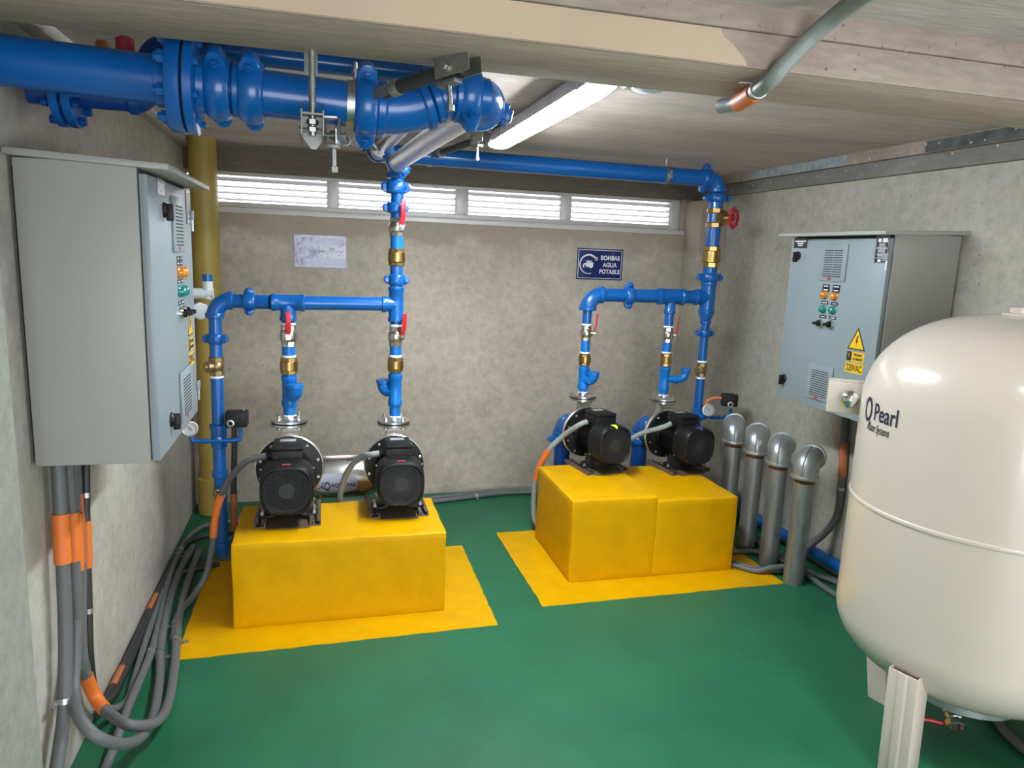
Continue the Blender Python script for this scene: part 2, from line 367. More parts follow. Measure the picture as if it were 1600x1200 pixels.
# ------------------------------------------------------------------ pumps
def make_pump():
    t = thing('centrifugal_pump', '', 'pump', (0, 0, 0))
    B = lambda mb, n, m, p=t, **k: mb.build(n, m, p, **k)
    Z = .185
    # fan cover: squircle drum
    def sq(r, y, e=3.2, n=40):
        out = []
        for i in range(n):
            a = 2*pi*i/n; c, s_ = cos(a), sin(a); k = (abs(c)**e+abs(s_)**e)**(-1/e); out.append(V((r*k*c, y, Z+r*k*s_)))
        return out
    rings = [(.078, .010), (.094, .006), (.098, .0), (.104, .002), (.111, .012), (.114, .05), (.115, .125), (.108, .128)]
    v = []; f = []
    for r, y in rings: v += sq(r, y)
    for i in range(len(rings)-1):
        for k in range(40): j = (k+1) % 40; f.append((i*40+k, i*40+j, i*40+40+j, i*40+40+k))
    f.append(tuple(range((len(rings)-1)*40, len(rings)*40)))
    fc = B(MB().add(v, f), 'fan_cover', 'black_plastic')
    g = MB()
    for i in range(7):
        r0 = .034+i*.0103
        g.lathe((0, .002, Z), (0, 1, 0), [(r0, 0), (r0, .004), (r0+.0036, .004), (r0+.0036, 0)], 44, ring=True)
    for i in range(44):
        a = 2*pi*i/44; c, s_ = cos(a), sin(a)
        g.obox((.067*c, .004, Z+.067*s_), (c, 0, s_), (-s_, 0, c), (0, 1, 0), .033, .0016, .002)
    g.lathe((0, .0, Z), (0, 1, 0), [(0, 0), (.033, 0), (.036, .004)], 32)
    B(g, 'grille', 'grille', fc)
    B(MB().lathe((0, .009, Z), (0, 1, 0), [(0, 0), (.099, 0)], 40), 'grille_recess', 'hole', fc)
    B(MB().box((-.018, .020, Z+.1118), (.018, .030, Z+.1148)), 'badge', 'sticker_red', fc)
    for sx in (-1, 1):
        for sz in (-1, 1):
            B(MB().lathe((sx*.108, .105, Z+sz*.070), (sx, 0, 0), [(.004, 0), (.004, .006), (.002, .008)], 8), 'screw', 'zinc', fc)
    # finned motor
    mb = MB().lathe((0, .118, Z), (0, 1, 0), [(.088, 0), (.088, .185), (.1, .19), (.1, .225)], 36)
    mf = B(mb, 'motor_body', 'black')
    mb = MB()
    for i in range(44):
        a = 2*pi*i/44
        if sin(a) > .87: continue
        c, s_ = cos(a), sin(a); mb.obox((.096*c, .21, Z+.096*s_), (c, 0, s_), (-s_, 0, c), (0, 1, 0), .011, .0016, .09)
    B(mb, 'cooling_fins', 'black', mf)
    for i in (-2, -1, 0, 1, 2, -3, 3): pass
    # flange
    fl = B(MB().lathe((0, .335, Z), (0, 1, 0), [(.085, -.012), (.10, -.004), (.150, 0), (.152, .004), (.152, .016), (.15, .018)], 48), 'mounting_flange', 'black')
    for i in range(10):
        a = 2*pi*(i+.5)/10
        B(MB().lathe((.137*cos(a), .3345, Z+.137*sin(a)), (0, -1, 0), [(.0085, 0), (.0085, .005), (.006, .007)], 6), 'flange_bolt', 'zinc', fl)
    # volute
    vo = B(MB().lathe((0, .353, Z), (0, 1, 0), [(.154, 0), (.158, .003), (.158, .014), (.150, .02), (.135, .024), (.128, .062), (.10, .080), (.06, .088), (.055, .105), (.075, .107), (.075, .120)], 48), 'volute', 'steel')
    B(MB().lathe((0, .412, Z+.10), (0, 0, 1), [(.052, 0), (.042, .05), (.036, .09), (.036, .11)], 24).prism([(-.052, 0), (.052, 0), (.036, .10), (-.036, .10)], (0, .376, Z+.085), (1, 0, 0), (0, 0, 1), .004), 'discharge_neck', 'steel', vo)
    df = B(MB().lathe((0, .412, .383), (0, 0, 1), [(.036, -.004), (.078, -.003), (.0825, 0), (.0825, .010), (.079, .0125), (.04, .0125)], 36), 'discharge_flange', 'steel')
    B(MB().lathe((0, .412, .396), (0, 0, 1), [(.076, 0), (.0845, .0005), (.0845, .003), (.076, .0035)], 36, ring=True), 'gasket', 'black', df)
    B(MB().lathe((0, .412, .400), (0, 0, 1), [(.03, 0), (.0825, .0), (.0825, .010), (.06, .014), (.036, .016), (.034, .026)], 36), 'companion_flange', 'steel', df)
    for i in range(4):
        a = 2*pi*(i+.5)/4
        x, y = .0625*cos(a), .412+.0625*sin(a)
        B(MB().lathe((x, y, .366), (0, 0, 1), [(.011, 0), (.011, .011), (.0075, .012), (.0075, .046), (.0125, .046), (.0125, .048), (.011, .048), (.011, .060), (.0065, .060), (.0065, .070)], 6), 'flange_bolt', 'zinc', df)
    # terminal box
    tb = B(MB().box((-.067, .115, Z+.083), (.067, .262, Z+.150)), 'terminal_box', 'black_plastic', bevel=.006)
    B(MB().prism([(-.066, 0), (-.060, .016), (.060, .016), (.066, 0)], (0, .267, Z+.152), (1, 0, 0), (0, 0, 1), .157), 'box_lid', 'black_plastic', tb, bevel=.003)
    B(MB().box((-.034, .205, Z+.1682), (.034, .245, Z+.1695)), 'rating_label', 'badge', tb)
    for sx in (-1, 1):
        B(MB().lathe((sx*.05, .1125, Z+.118), (0, -1, 0), [(.0075, -.006), (.0075, .003), (.004, .004)], 10), 'screw', 'black', tb)
    B(MB().lathe((-.066, .19, Z+.108), (-1, 0, 0), [(.019, 0), (.019, .012), (.0165, .012), (.0165, .022), (.013, .024)], 8), 'cable_gland', 'black_plastic', tb)
    # feet on rails
    for sx in (-1, 1):
        ft = B(MB().prism([(sx*.055, .105), (sx*.065, .035), (sx*.085, .030), (sx*.130, .030), (sx*.130, .022), (sx*.05, .022)], (0, .235, 0), (1, 0, 0), (0, 0, 1), .10), 'foot', 'black', bevel=.002)
        B(MB().box((sx*.118-.024, .065, 0), (sx*.118+.024, .345, .006)).box((sx*.118-.024, .065, .006), (sx*.118-.018, .345, .022)).box((sx*.118+.018, .065, .006), (sx*.118+.024, .345, .022)).box((sx*.118-.024, .065, .0215), (sx*.118-.006, .345, .0225)).box((sx*.118+.006, .065, .0215), (sx*.118+.024, .345, .0225)), 'base_rail', 'rail')
        for y in (.155, .215):
            B(MB().lathe((sx*.112, y, .030), (0, 0, 1), [(.012, 0), (.012, .002), (.0095, .002), (.0095, .011), (.005, .011), (.005, .018)], 6), 'foot_bolt', 'zinc', ft)
    B(MB().box((-.092, .045, 0), (.092, .33, .0035)), 'base_plate', 'plate')
    return t
proto = make_pump()
PUMPS = [((-.145, 3.105, .377), 0, 1.0, 'black motor pump at the left end of the left yellow plinth, second conduit arching left'),
         ((.350, 3.155, .377), 0, .95, 'black motor pump at the right end of the left yellow plinth, under tall riser'),
         ((1.545, 3.525, .428), 10, .93, 'black motor pump on the right plinth with lime green triangle sticker'),
         ((2.058, 3.525, .405), 9.5, .93, 'black motor pump on the right plinth with blue sticker, nearest galvanised pipes')]
PUMPS[0] = (*PUMPS[0][:3], 'black motor pump at the left end of the left yellow plinth, conduit arching left')
pumps = []
for i, (loc, rz, sc, lab) in enumerate(PUMPS):
    o = proto if i == 0 else copy_tree(proto)
    o.location = loc; o.rotation_euler = (0, 0, radians(rz)); o.scale = (sc,)*3; o['label'] = lab; o['group'] = 'centrifugal pumps on the plinths'; pumps.append(o)
def local_part(mb, name, m, root):
    o = mb.build(name, m, None); o.parent = root; ORG[o.name] = ORG[root.name]; return o
cover = lambda p: next(c for c in p.children if c.name.startswith('fan_cover'))
tri = lambda: MB().add([(-.022, .050, .3012), (.022, .050, .3012), (.012, .013, .2985), (-.012, .013, .2985), (.004, .001, .2905), (-.004, .001, .2905), (0, -.0008, .2835)], [(0, 1, 2, 3), (3, 2, 4, 5), (5, 4, 6)])
for p, m in ((pumps[2], 'lime'), (pumps[3], 'sticker_blue')): local_part(tri(), 'sticker', m, cover(p))
for c in list(cover(pumps[2]).children):
    if c.name.startswith('badge'): bpy.data.objects.remove(c)

# ------------------------------------------------------------------ pipe fittings
def pipe(t, p, q, r, m='blue', name='pipe'): return MB().cyl(p, q, r, 24).build(name, m, t)
def coupling(t, p, d, r, ear, m='blue', w=.026, bolt_dir=None):
    p, d, e = V(p), V(d).normalized(), V(ear).normalized(); b = d.cross(e)
    mb = MB().lathe(p, d, [(r*1.02, -w), (r*1.22, -w*.95), (r*1.34, -w*.6), (r*1.38, 0), (r*1.34, w*.6), (r*1.22, w*.95), (r*1.02, w)], 28)
    for s in (-1, 1):
        o = p+e*s*r*1.1
        mb.prism([(-r*.15, -w*.85), (r*.45, -w*.8), (r*.8, -w*.4), (r*.85, 0), (r*.8, w*.4), (r*.45, w*.8), (-r*.15, w*.85)], o-(e*s).cross(d)*.016, e*s, d, .032)
    c = mb.build('grooved_coupling', m, t, bevel=.002)
    for s in (-1, 1):
        q = p+e*s*(r*1.1+r*.42)
        MB().lathe(q-b*.03, b, [(.0095, 0), (.0095, .009), (.006, .010), (.006, .05), (.0095, .05), (.0095, .058), (.005, .059), (.005, .066)], 6).build('coupling_bolt', m, c)
    return c
def elbow(t, c, din, dout, r, R, m='blue', collar=True, name='elbow'):
    c, a, b = V(c), V(din).normalized(), V(dout).normalized(); pts = []
    ang = a.angle(b); n = 12
    ctr = c-a*R+b*R if abs(ang-pi/2) < .02 else None
    for i in range(n+1):
        k = i/n
        if ctr is not None: pts.append(ctr-b*R*cos(k*pi/2)+a*R*sin(k*pi/2))
        else: pts.append((c-a*R)*(1-k)**2+c*2*k*(1-k)+(c+b*R)*k*k)
    mb = MB().tube(pts, r*1.12, 24)
    if collar:
        mb.lathe(pts[0]-a*.006, a, [(r*1.16, 0), (r*1.26, .004), (r*1.26, .02), (r*1.14, .026)], 24)
        mb.lathe(pts[-1]+b*.006, -b, [(r*1.16, 0), (r*1.26, .004), (r*1.26, .02), (r*1.14, .026)], 24)
    return mb.build(name, m, t)
def tee(t, c, d, br, r, L, rb=None, Lb=None, m='blue'):
    c, d, b = V(c), V(d).normalized(), V(br).normalized(); rb = rb or r; Lb = Lb or L
    mb = MB().lathe(c-d*L, d, [(r*1.14, 0), (r*1.26, .004), (r*1.26, .018), (r*1.14, .024), (r*1.14, 2*L-.024), (r*1.26, 2*L-.018), (r*1.26, 2*L-.004), (r*1.14, 2*L)], 24)
    mb.lathe(c, b, [(rb*1.14, 0), (rb*1.14, Lb-.024), (rb*1.26, Lb-.018), (rb*1.26, Lb-.004), (rb*1.12, Lb)], 24)
    return mb.build('tee', m, t)
def seal(t, p, d, r): return MB().lathe(V(p)-V(d).normalized()*.006, d, [(r*.98, 0), (r*1.06, .002), (r*1.06, .010), (r*.98, .012)], 20).build('thread_seal', 'white', t)
def hexbody(prof, p, d, n=6, ref=None): return MB().lathe(p, d, prof, n, ref=ref)
def check_valve(t, p, d, L, r):
    p, d = V(p), V(d).normalized(); h = L/2
    mb = hexbody([(r*.86, -h), (r*.93, -h+.002), (r*.93, -h*.58), (r*.86, -h*.56)], p, d, 8)
    mb.lathe(p, d, [(r*.85, -h*.56), (r, -h*.5), (r, h*.55), (r*.85, h*.6)], 28)
    v2 = hexbody([(r*.86, h*.58), (r*.93, h*.6), (r*.93, h-.002), (r*.86, h)], p, d, 8); mb.add(v2.v, v2.f)
    return mb.build('brass_check_valve', 'brass', t)
def ball_valve(t, p, d, L, r, n, up, off=0, m='nickel', lever=.105):
    p, d, n, up = V(p), V(d).normalized(), V(n).normalized(), V(up).normalized(); h = L/2
    mb = hexbody([(r*.80, -h), (r*.86, -h+.002), (r*.86, -h*.55), (r*.8, -h*.52)], p, d, 8)
    mb.lathe(p, d, [(r*.8, -h*.55), (r*.93, -h*.45), (r, -h*.2), (r, h*.2), (r*.93, h*.45), (r*.8, h*.55)], 28)
    v2 = hexbody([(r*.8, h*.52), (r*.86, h*.55), (r*.86, h-.002), (r*.8, h)], p, d, 8); mb.add(v2.v, v2.f)
    mb.lathe(p, n, [(r*.38, 0), (r*.38, r*1.05), (r*.28, r*1.08), (r*.28, r*1.35)], 12)
    b = mb.build('ball_valve', m, t)
    q = p+n*r*1.28
    MB().lathe(q, n, [(.0085, 0), (.0085, .007), (.004, .008), (.004, .012)], 6).build('stem_nut', 'zinc', b)
    side = n.cross(up)
    MB().prism([(-.011, -.014), (.011, -.014), (.012, .016), (-.012, .016)], q+n*.001, side, up, .0025).build('lever_plate', 'zinc', b)
    st = [(0, .012, 0), (0, .03, .001), (0, .045, .008), (0, lever, .010)]
    lp = MB()
    w0 = [.011, .0125, .0135, .0125]
    vs = []; fs = []
    for (x, u_, nn), w in zip([s for s in st], w0):
        base = q+up*u_+n*(.003+nn)
        vs += [base-side*w-n*.003, base+side*w-n*.003, base+side*w*.85+n*.004, base-side*w*.85+n*.004]
    for i in range(3):
        for k in range(4): j = (k+1) % 4; fs.append((i*4+k, i*4+j, i*4+4+j, i*4+4+k))
    fs += [(3, 2, 1, 0), (12, 13, 14, 15)]
    lp.add(vs, fs).build('lever', 'red', b, bevel=.002)
    return b
def bonnet_valve(t, p, d, L, r, n, m='bronze'):
    p, d, n = V(p), V(d).normalized(), V(n).normalized(); h = L/2
    mb = hexbody([(r*.88, -h), (r, -h+.002), (r, -h*.5), (r*.8, -h*.45)], p, d, 8)
    mb.lathe(p, d, [(r*.8, -h*.5), (r*1.0, -h*.2), (r*1.0, h*.2), (r*.8, h*.5)], 24)
    v2 = hexbody([(r*.8, h*.45), (r, h*.5), (r, h-.002), (r*.88, h)], p, d, 8); mb.add(v2.v, v2.f)
    mb.lathe(p, n, [(r*.7, 0), (r*.7, r*1.25), (r*.8, r*1.25), (r*.8, r*1.55), (r*.45, r*1.6), (r*.45, r*1.85)], 10)
    return mb.build('brass_valve', m, t)
def gauge(t, c, n, r):
    c, n = V(c), V(n).normalized()
    g = MB().lathe(c-n*.014, n, [(0, 0), (r*.9, 0), (r, .004), (r, .024), (r*1.06, .025), (r*1.06, .029), (r*.9, .030), (r*.88, .026)], 32).build('pressure_gauge', 'zinc', t)
    MB().lathe(c+n*.0125, n, [(0, 0), (r*.9, 0)], 32).build('dial', 'dial', g)
    u, w, _ = basis(n)
    MB().obox(c+n*.0137-u*r*.12+w*r*.12, (u-w), (u+w), n, r*.55, r*.03, .0004).lathe(c+n*.013, n, [(r*.09, 0), (r*.09, .002)], 10).build('needle', 'ink', g)
    mb = MB()
    for i in range(21):
        a = radians(-45+i*13.5); e = cos(a)*u+sin(a)*w; mb.obox(c+n*.0133+e*r*.74, e, n.cross(e), n, r*.06, r*.012, .0003)
    mb.build('dial_marks', 'ink', g)
    return g
def pressure_switch(t, c, fx, port):
    """black box, c centre, fx the face direction, port offset of the conduit port on the face"""
    c, n = V(c), V(fx).normalized(); u = V((0, 0, 1)).cross(n).normalized(); w = V((0, 0, 1))
    b = MB().obox(c, u, w, n, .048, .036, .036).build('pressure_switch', 'black_plastic', t, bevel=.005)
    q = c+n*.036+u*port[0]+w*port[1]
    MB().lathe(q, n, [(.010, -.001), (.017, -.001), (.017, .007), (.010, .008), (.009, .002)], 20).build('conduit_port', 'zinc', b)
    MB().lathe(q+n*.0015, n, [(0, 0), (.011, 0.001)], 16).build('port_hole', 'hole', b)
    MB().cyl(c+w*.036+u*.030, c+w*.047+u*.030, .004, 8).build('stud', 'zinc', b)
    return b
def strap(t, p, d, r, n, m='zinc', tab=.022):
    p, d, n = V(p), V(d).normalized(), V(n).normalized(); s = d.cross(n)
    mb = MB().lathe(p-d*.008, d, [(r*1.02, 0), (r*1.16, 0), (r*1.16, .016), (r*1.02, .016)], 20, ring=True)
    o = mb.build('strap', m, t)
    MB().obox(p+s*(r+tab*.6)-n*r*.7, s, d, n, tab*.7, .008, .0012).build('strap_tab', m, o)
    MB().lathe(p+s*(r+tab*.75)-n*(r*.7-.001), n, [(.006, 0), (.006, .004), (.003, .005)], 6).build('strap_screw', m, o)
    return o
Z3 = V((0, 0, 1)); X3 = V((1, 0, 0)); Y3 = V((0, 1, 0))

# ------------------------------------------------------------------ irrigation pipework (left)
t = thing('irrigation_pipework', 'blue pump manifold on the left with tall riser, red lever valves and downcomer', 'pipework', (.355, 3.57, 0))
x1, x2, x0, y, zm = -.144, .356, -.468, 3.57, 1.340
fz1, fz2 = .377+.414, .377+.414*.95
def riser(t, x, y, zf, r, levn, cup, zt, zv, zb, zy):
    """pump riser: flange stub, priming tee, brass check valve, blue nipple, ball valve up to zt"""
    pipe(t, (x, y, zf-.006), (x, y, zy[0]+.01), r*.95, 'blue_light', 'nipple')
    seal(t, (x, y, zf+.012), Z3, r*.97)
    mb = MB().lathe((x, y, zy[0]), (0, 0, 1), [(r*.95, 0), (r*1.15, .004), (r*1.22, .01), (r*1.22, .03), (r*1.1, .036), (r*1.1, zy[1]-zy[0]-.03), (r*1.22, zy[1]-zy[0]-.024), (r*1.22, zy[1]-zy[0]-.004), (r*1.0, zy[1]-zy[0])], 24)
    if cup:
        c = V(cup).normalized(); zc = zy[0]+(zy[1]-zy[0])*.45
        p0 = V((x, y, zc)); b = p0+c*(r*1.1+.036); rb = r*1.08
        arc = [p0, p0+c*.03]+[b-c*.032+c*.032*sin(a)+Z3*.034*(1-cos(a)) for a in [radians(k) for k in (15, 30, 45, 60, 75, 90)]]+[b+Z3*.050]
        mb.tube(arc, [rb*.95, rb*.95]+[rb*1.08]*6+[rb*1.08], 20)
        mb.lathe(b+Z3*.034, Z3, [(rb*1.05, 0), (rb*1.22, .003), (rb*1.22, .018), (rb*1.0, .02), (rb*.9, .02)], 20)
    mb.build('priming_tee', 'blue_light', t)
    check_valve(t, (x, y, (zb[0]+zb[1])/2), Z3, zb[1]-zb[0], r*1.38)
    pipe(t, (x, y, zy[1]-.008), (x, y, zb[0]+.004), r, 'blue_light', 'nipple')
    pipe(t, (x, y, zb[1]-.004), (x, y, zv[0]+.004), r, 'blue_light', 'nipple')
    seal(t, (x, y, zb[1]+.007), Z3, r)
    ball_valve(t, (x, y, (zv[0]+zv[1])/2), Z3, zv[1]-zv[0], r*1.3, levn, Z3, lever=.115)
    seal(t, (x, y, zv[1]+.006), Z3, r)
    pipe(t, (x, y, zv[1]-.004), (x, y, zt), r, 'blue', 'nipple')
rr = .030
riser(t, x1, 3.517, fz1, rr, (.02, -1, 0), (.42, -.9, 0), zm-.05, (1.135, 1.235), (1.005, 1.082), (.845, .998))
riser(t, x2, 3.546, fz2, rr*.95, (.62, -.8, 0), (-.75, .6, 0), zm-.05, (1.135, 1.232), (1.008, 1.080), (.835, 1.0))
yA, yB_, yC = 3.56, 3.517, 3.546
elbow(t, (x0, yA, zm), (0, 0, 1), (1, 0, 0), .034, .075)
pipe(t, (x0+.06, yA, zm), (x1-.08, yB_, zm), .033)
coupling(t, (-.315, 3.54, zm), X3, .033, (0, 0, 1))
tee(t, (x1, yB_, zm), X3, -Z3, .033, .075, .031, .085)
pipe(t, (x1+.07, yB_, zm), (x2-.03, yC, zm), .033)
tee(t, (x2, yC, zm), Z3, -X3, .031, .085, .033, .07)
# riser above the tee
pipe(t, (x2, yC, zm+.075), (x2, yC, 1.535), .0305)
coupling(t, (x2, yC, 1.458), Z3, .031, X3)
check_valve(t, (x2, yC, 1.565), Z3, .082, .041)
pipe(t, (x2, yC, 1.598), (x2, yC, 1.665), .0305, 'blue_light')
ball_valve(t, (x2, yC, 1.706), Z3, .088, .040, (.35, -.93, 0), Z3, lever=.125)
pipe(t, (x2, yC, 1.742), (x2, yC, 1.96), .031)
coupling(t, (x2-.008, yC, 1.795), Z3, .032, X3, w=.024)
coupling(t, (x2-.008, yC, 1.890), Z3, .036, X3, w=.03)
elbow(t, (x2-.010, yC-.01, 1.990), (0, 0, 1), (0, -1, .02), .034, .055, collar=True)
coupling(t, (x2-.012, yC-.085, 1.993), Y3, .036, (.7, 0, -.7), w=.022)
# downcomer with gauge and switch
pipe(t, (x0, yA, .145), (x0, yA, zm-.06), .0285)
coupling(t, (x0, yA, 1.163), Z3, .029, (1, -.15, 0), w=.024)
bonnet_valve(t, (x0, yA, 1.035), Z3, .088, .034, (-.75, -.65, 0))
seal(t, (x0, yA, .985), Z3, .029)
MB().lathe((x0, yA, .645), Z3, [(.03, 0), (.036, .004), (.036, .09), (.041, .092), (.041, .112), (.03, .116)], 20).lathe((x0, yA, .69), (0, -1, 0), [(.022, 0), (.022, .05), (.017, .052)], 16).build('gauge_tee', 'blue', t)
bar = MB().tube(catmull([(x0-.112, yA-.045, .735), (x0-.112, yA-.045, .705), (x0-.095, yA-.045, .690), (x0, yA-.045, .688), (x0+.085, yA-.045, .690), (x0+.100, yA-.045, .705), (x0+.100, yA-.045, .76)], 5), .0095, 12)
for xx in (-.06, -.03, .05): bar.lathe((x0+xx, yA-.045, .689), X3, [(.0125, 0), (.0125, .02)], 12)
bar.build('branch_pipe', 'blue', t)
gauge(t, (x0-.118, yA-.05, .752), (.35, -1, .1), .033)
pressure_switch(t, (x0+.088, yA-.05, .795), (-.05, -1, 0), (-.022, -.014))
MB().lathe((x0, yA, .50), Z3, [(.029, 0), (.036, .003), (.036, .03), (.029, .034)], 20).build('drain_tee', 'blue', t)
MB().lathe((x0, yA, .425), (-.3, -1, 0), [(.026, 0), (.026, .03), (.02, .034)], 16).build('drain_port', 'blue', t)
vb = bonnet_valve(t, (x0-.008, yA-.05, .420), (-.1, -.2, 1), .075, .016, (.6, -.8, 0))
MB().lathe((x0, yA, .13), Z3, [(.029, 0), (.037, .003), (.037, .045), (.029, .05)], 20).build('socket', 'blue', t)
elbow(t, (x0, yA, .10), (0, 0, -1), (.2, 1, 0), .03, .05)
pipe(t, (x0+.009, yA+.045, .10), (x0+.05, yA+.25, .10), .0285)
ORANGE = lambda tt, pts, r: MB().tube(pts, r, 12).build('sleeve', 'orange', tt)

# ------------------------------------------------------------------ drinking-water pipework (right)
t = thing('drinking_water_pipework', 'blue pump manifold on the right with red handwheel riser and long pipe under ceiling', 'pipework', (2.24, 3.9, 0))
y, zm, xr = 3.915, 1.393, 2.243
def pump_pt(p, q): return p.location+MX.Rotation(p.rotation_euler.z, 3, 'Z') @ (V(q)*p.scale[0])
f3 = pump_pt(pumps[2], (0, .412, .414)); f4 = pump_pt(pumps[3], (0, .412, .414))
x3, y3, x4, y4 = f3.x, f3.y, f4.x, f4.y
riser(t, x3, y3, f3.z, .0265, (.85, -.52, 0), (.62, -.78, 0), zm-.05, (1.128, 1.215), (.985, 1.052), (.84, .975))
riser(t, x4, y4, f4.z, .0265, (.85, -.52, 0), None, zm-.05, (1.122, 1.21), (.98, 1.055), (.825, .972))
jb = MB().tube(catmull([(x4, y4, .905), (x4+.05, y4-.01, .90), (x4+.095, y4-.02, .903), (x4+.122, y4-.025, .925), (x4+.125, y4-.025, .965)], 5), .022, 16).lathe((x4+.125, y4-.025, .948), Z3, [(.022, 0), (.028, .003), (.028, .022), (.02, .024)], 18).lathe((x4+.06, y4-.012, .899), (1, -.15, 0), [(.022, 0), (.0265, .003), (.0265, .02), (.022, .023)], 18)
jb.build('priming_elbow', 'blue_light', t)
elbow(t, (x3, y3, zm), (0, 0, 1), (1, 0, 0), .040, .085)
pipe(t, (x3+.07, y3, zm), (x4-.07, y4, zm), .039)
coupling(t, ((x3+x4)/2-.01, y3, zm), X3, .040, (0, 0, 1))
tee(t, (x4, y4, zm), X3, -Z3, .0395, .085, .028, .10)
pipe(t, (x4+.08, y4, zm), (xr-.03, y, zm), .039)
tee(t, (xr, y, zm), Z3, -X3, .039, .095, .039, .09)
MB().lathe((xr, y, zm-.09), (0, 0, -1), [(.045, 0), (.045, .012), (.03, .05), (.034, .052), (.034, .066), (.028, .07)], 22).build('reducer', 'blue', t)
pipe(t, (xr, y, .38), (xr, y, zm-.14), .0265)
coupling(t, (xr, y, 1.178), Z3, .0275, (1, -.1, 0), w=.022)
bonnet_valve(t, (xr, y, .955), Z3, .085, .032, (-.75, -.65, 0))
seal(t, (xr, y, 1.005), Z3, .028); seal(t, (xr, y, .905), Z3, .028)
MB().lathe((xr, y, .630), Z3, [(.027, 0), (.034, .004), (.034, .085), (.027, .09)], 20).lathe((xr, y, .672), (.4, -1, 0), [(.02, 0), (.02, .06), (.015, .062)], 14).build('gauge_tee', 'blue', t)
bar = MB().tube(catmull([(xr+.01, y-.03, .690), (xr+.05, y-.055, .672), (xr+.10, y-.06, .665), (xr+.175, y-.06, .668), (xr+.190, y-.06, .685), (xr+.190, y-.06, .725)], 5), .0095, 12)
for xx in (.06, .10, .15): bar.lathe((xr+xx, y-.058, .668), X3, [(.0125, 0), (.0125, .018)], 12)
bar.build('branch_pipe', 'blue', t)
MB().cyl((xr+.190, y-.06, .720), (xr+.190, y-.06, .745), .009, 10).build('thread_seal', 'white', t)
gauge(t, (xr+.022, y-.085, .722), (-.30, -1, .15), .036)
pressure_switch(t, (xr+.180, y-.05, .775), (-.45, -1, 0), (.004, -.022))
MB().tube(catmull([(xr+.135, y-.05, .785), (xr+.09, y-.03, .785), (xr+.05, y-.02, .765), (xr+.03, y-.02, .74)], 4), .0075, 10).build('switch_cable', 'orange', t)
# upper riser
pipe(t, (xr, y, zm+.085), (xr+.003, y, 1.99), .041)
coupling(t, (xr, y, 1.513), Z3, .042, (1, -.1, 0), w=.025)
check_valve(t, (xr+.002, y, 1.632), Z3, .122, .053)
mb = hexbody([(.046, -.055), (.05, -.053), (.05, -.03), (.044, -.028)], (xr+.002, y, 1.857), Z3, 8)
mb.lathe((xr+.002, y, 1.857), Z3, [(.044, -.03), (.036, -.015), (.036, .015), (.044, .03)], 22)
q = hexbody([(.044, .028), (.05, .03), (.05, .053), (.046, .055)], (xr+.002, y, 1.857), Z3, 8); mb.add(q.v, q.f)
hn = V((.55, -.83, 0)).normalized()
mb.lathe((xr+.002, y, 1.857), hn, [(.034, 0), (.036, .045), (.044, .045), (.044, .062), (.026, .075), (.018, .095), (.018, .105)], 10)
gv = mb.build('gate_valve', 'brass', t)
hc = V((xr+.002, y, 1.857))+hn*.118
mb = MB(); u, w, _ = basis(hn)
mb.tube([hc+(u*cos(a)+w*sin(a))*(.052+.004*cos(8*a)) for a in [2*pi*i/48 for i in range(49)]], .0085, 10)
for i in range(5):
    a = 2*pi*i/5; e = u*cos(a)+w*sin(a); mb.tube([hc+e*.012-hn*.006, hc+e*.03-hn*.004, hc+e*.05], .006, 8)
mb.lathe(hc-hn*.012, hn, [(.014, 0), (.016, .004), (.016, .014), (.012, .018)], 14)
wh = mb.build('handwheel', 'redwheel', gv)
MB().lathe(hc+hn*.004, hn, [(.009, 0), (.009, .008), (.005, .009), (.005, .014)], 6).build('wheel_nut', 'zinc', gv)
coupling(t, (xr+.004, y, 1.972), Z3, .042, (1, -.1, 0), w=.026)
elbow(t, (xr+.004, y, 2.078), (0, 0, 1), (-1, 0, 0), .042, .07)
coupling(t, (xr-.085, y, 2.078), X3, .042, (0, -.3, 1), w=.024)
zt = 2.078
pipe(t, (xr-.06, y, zt), (.36, y-.02, zt+.006), .046)
elbow(t, (.285, y-.02, zt+.006), (-1, 0, 0), (0, -1, 0), .044, .07)
coupling(t, (.285, y-.115, zt+.004), Y3, .042, (1, 0, -.35), w=.022, m='blue_dark')

# ------------------------------------------------------------------ suction pipes behind the pumps
for i, p in enumerate(pumps):
    lab = ['behind the leftmost pump', 'behind the pump under the tall riser', 'behind the lime sticker pump', 'behind the blue sticker pump'][i]
    a = pump_pt(p, (0, .485, .185)); b = pump_pt(p, (0, .605, .185)); d = (b-a).normalized(); side = d.cross(Z3)
    t = thing('suction_pipe', 'dark blue suction pipe with bolted coupling '+lab, 'pipe', (b.x, b.y, 0), 'suction pipes behind the pumps')
    pipe(t, a-d*.0, a+d*.06, .052, 'blue')
    coupling(t, a+d*.035, d, .052, side*.75+Z3*.6, 'blue', w=.024)
    elbow(t, b+d*.03, d, (0, 0, -1), .052, .075, 'blue')
    coupling(t, b+d*.03+V((0, 0, -.105)), Z3, .052, -side, 'blue', w=.026)
    pipe(t, b+d*.03+V((0, 0, -.07)), V(((b+d*.03).x, (b+d*.03).y, 0)), .050, 'blue_dark')

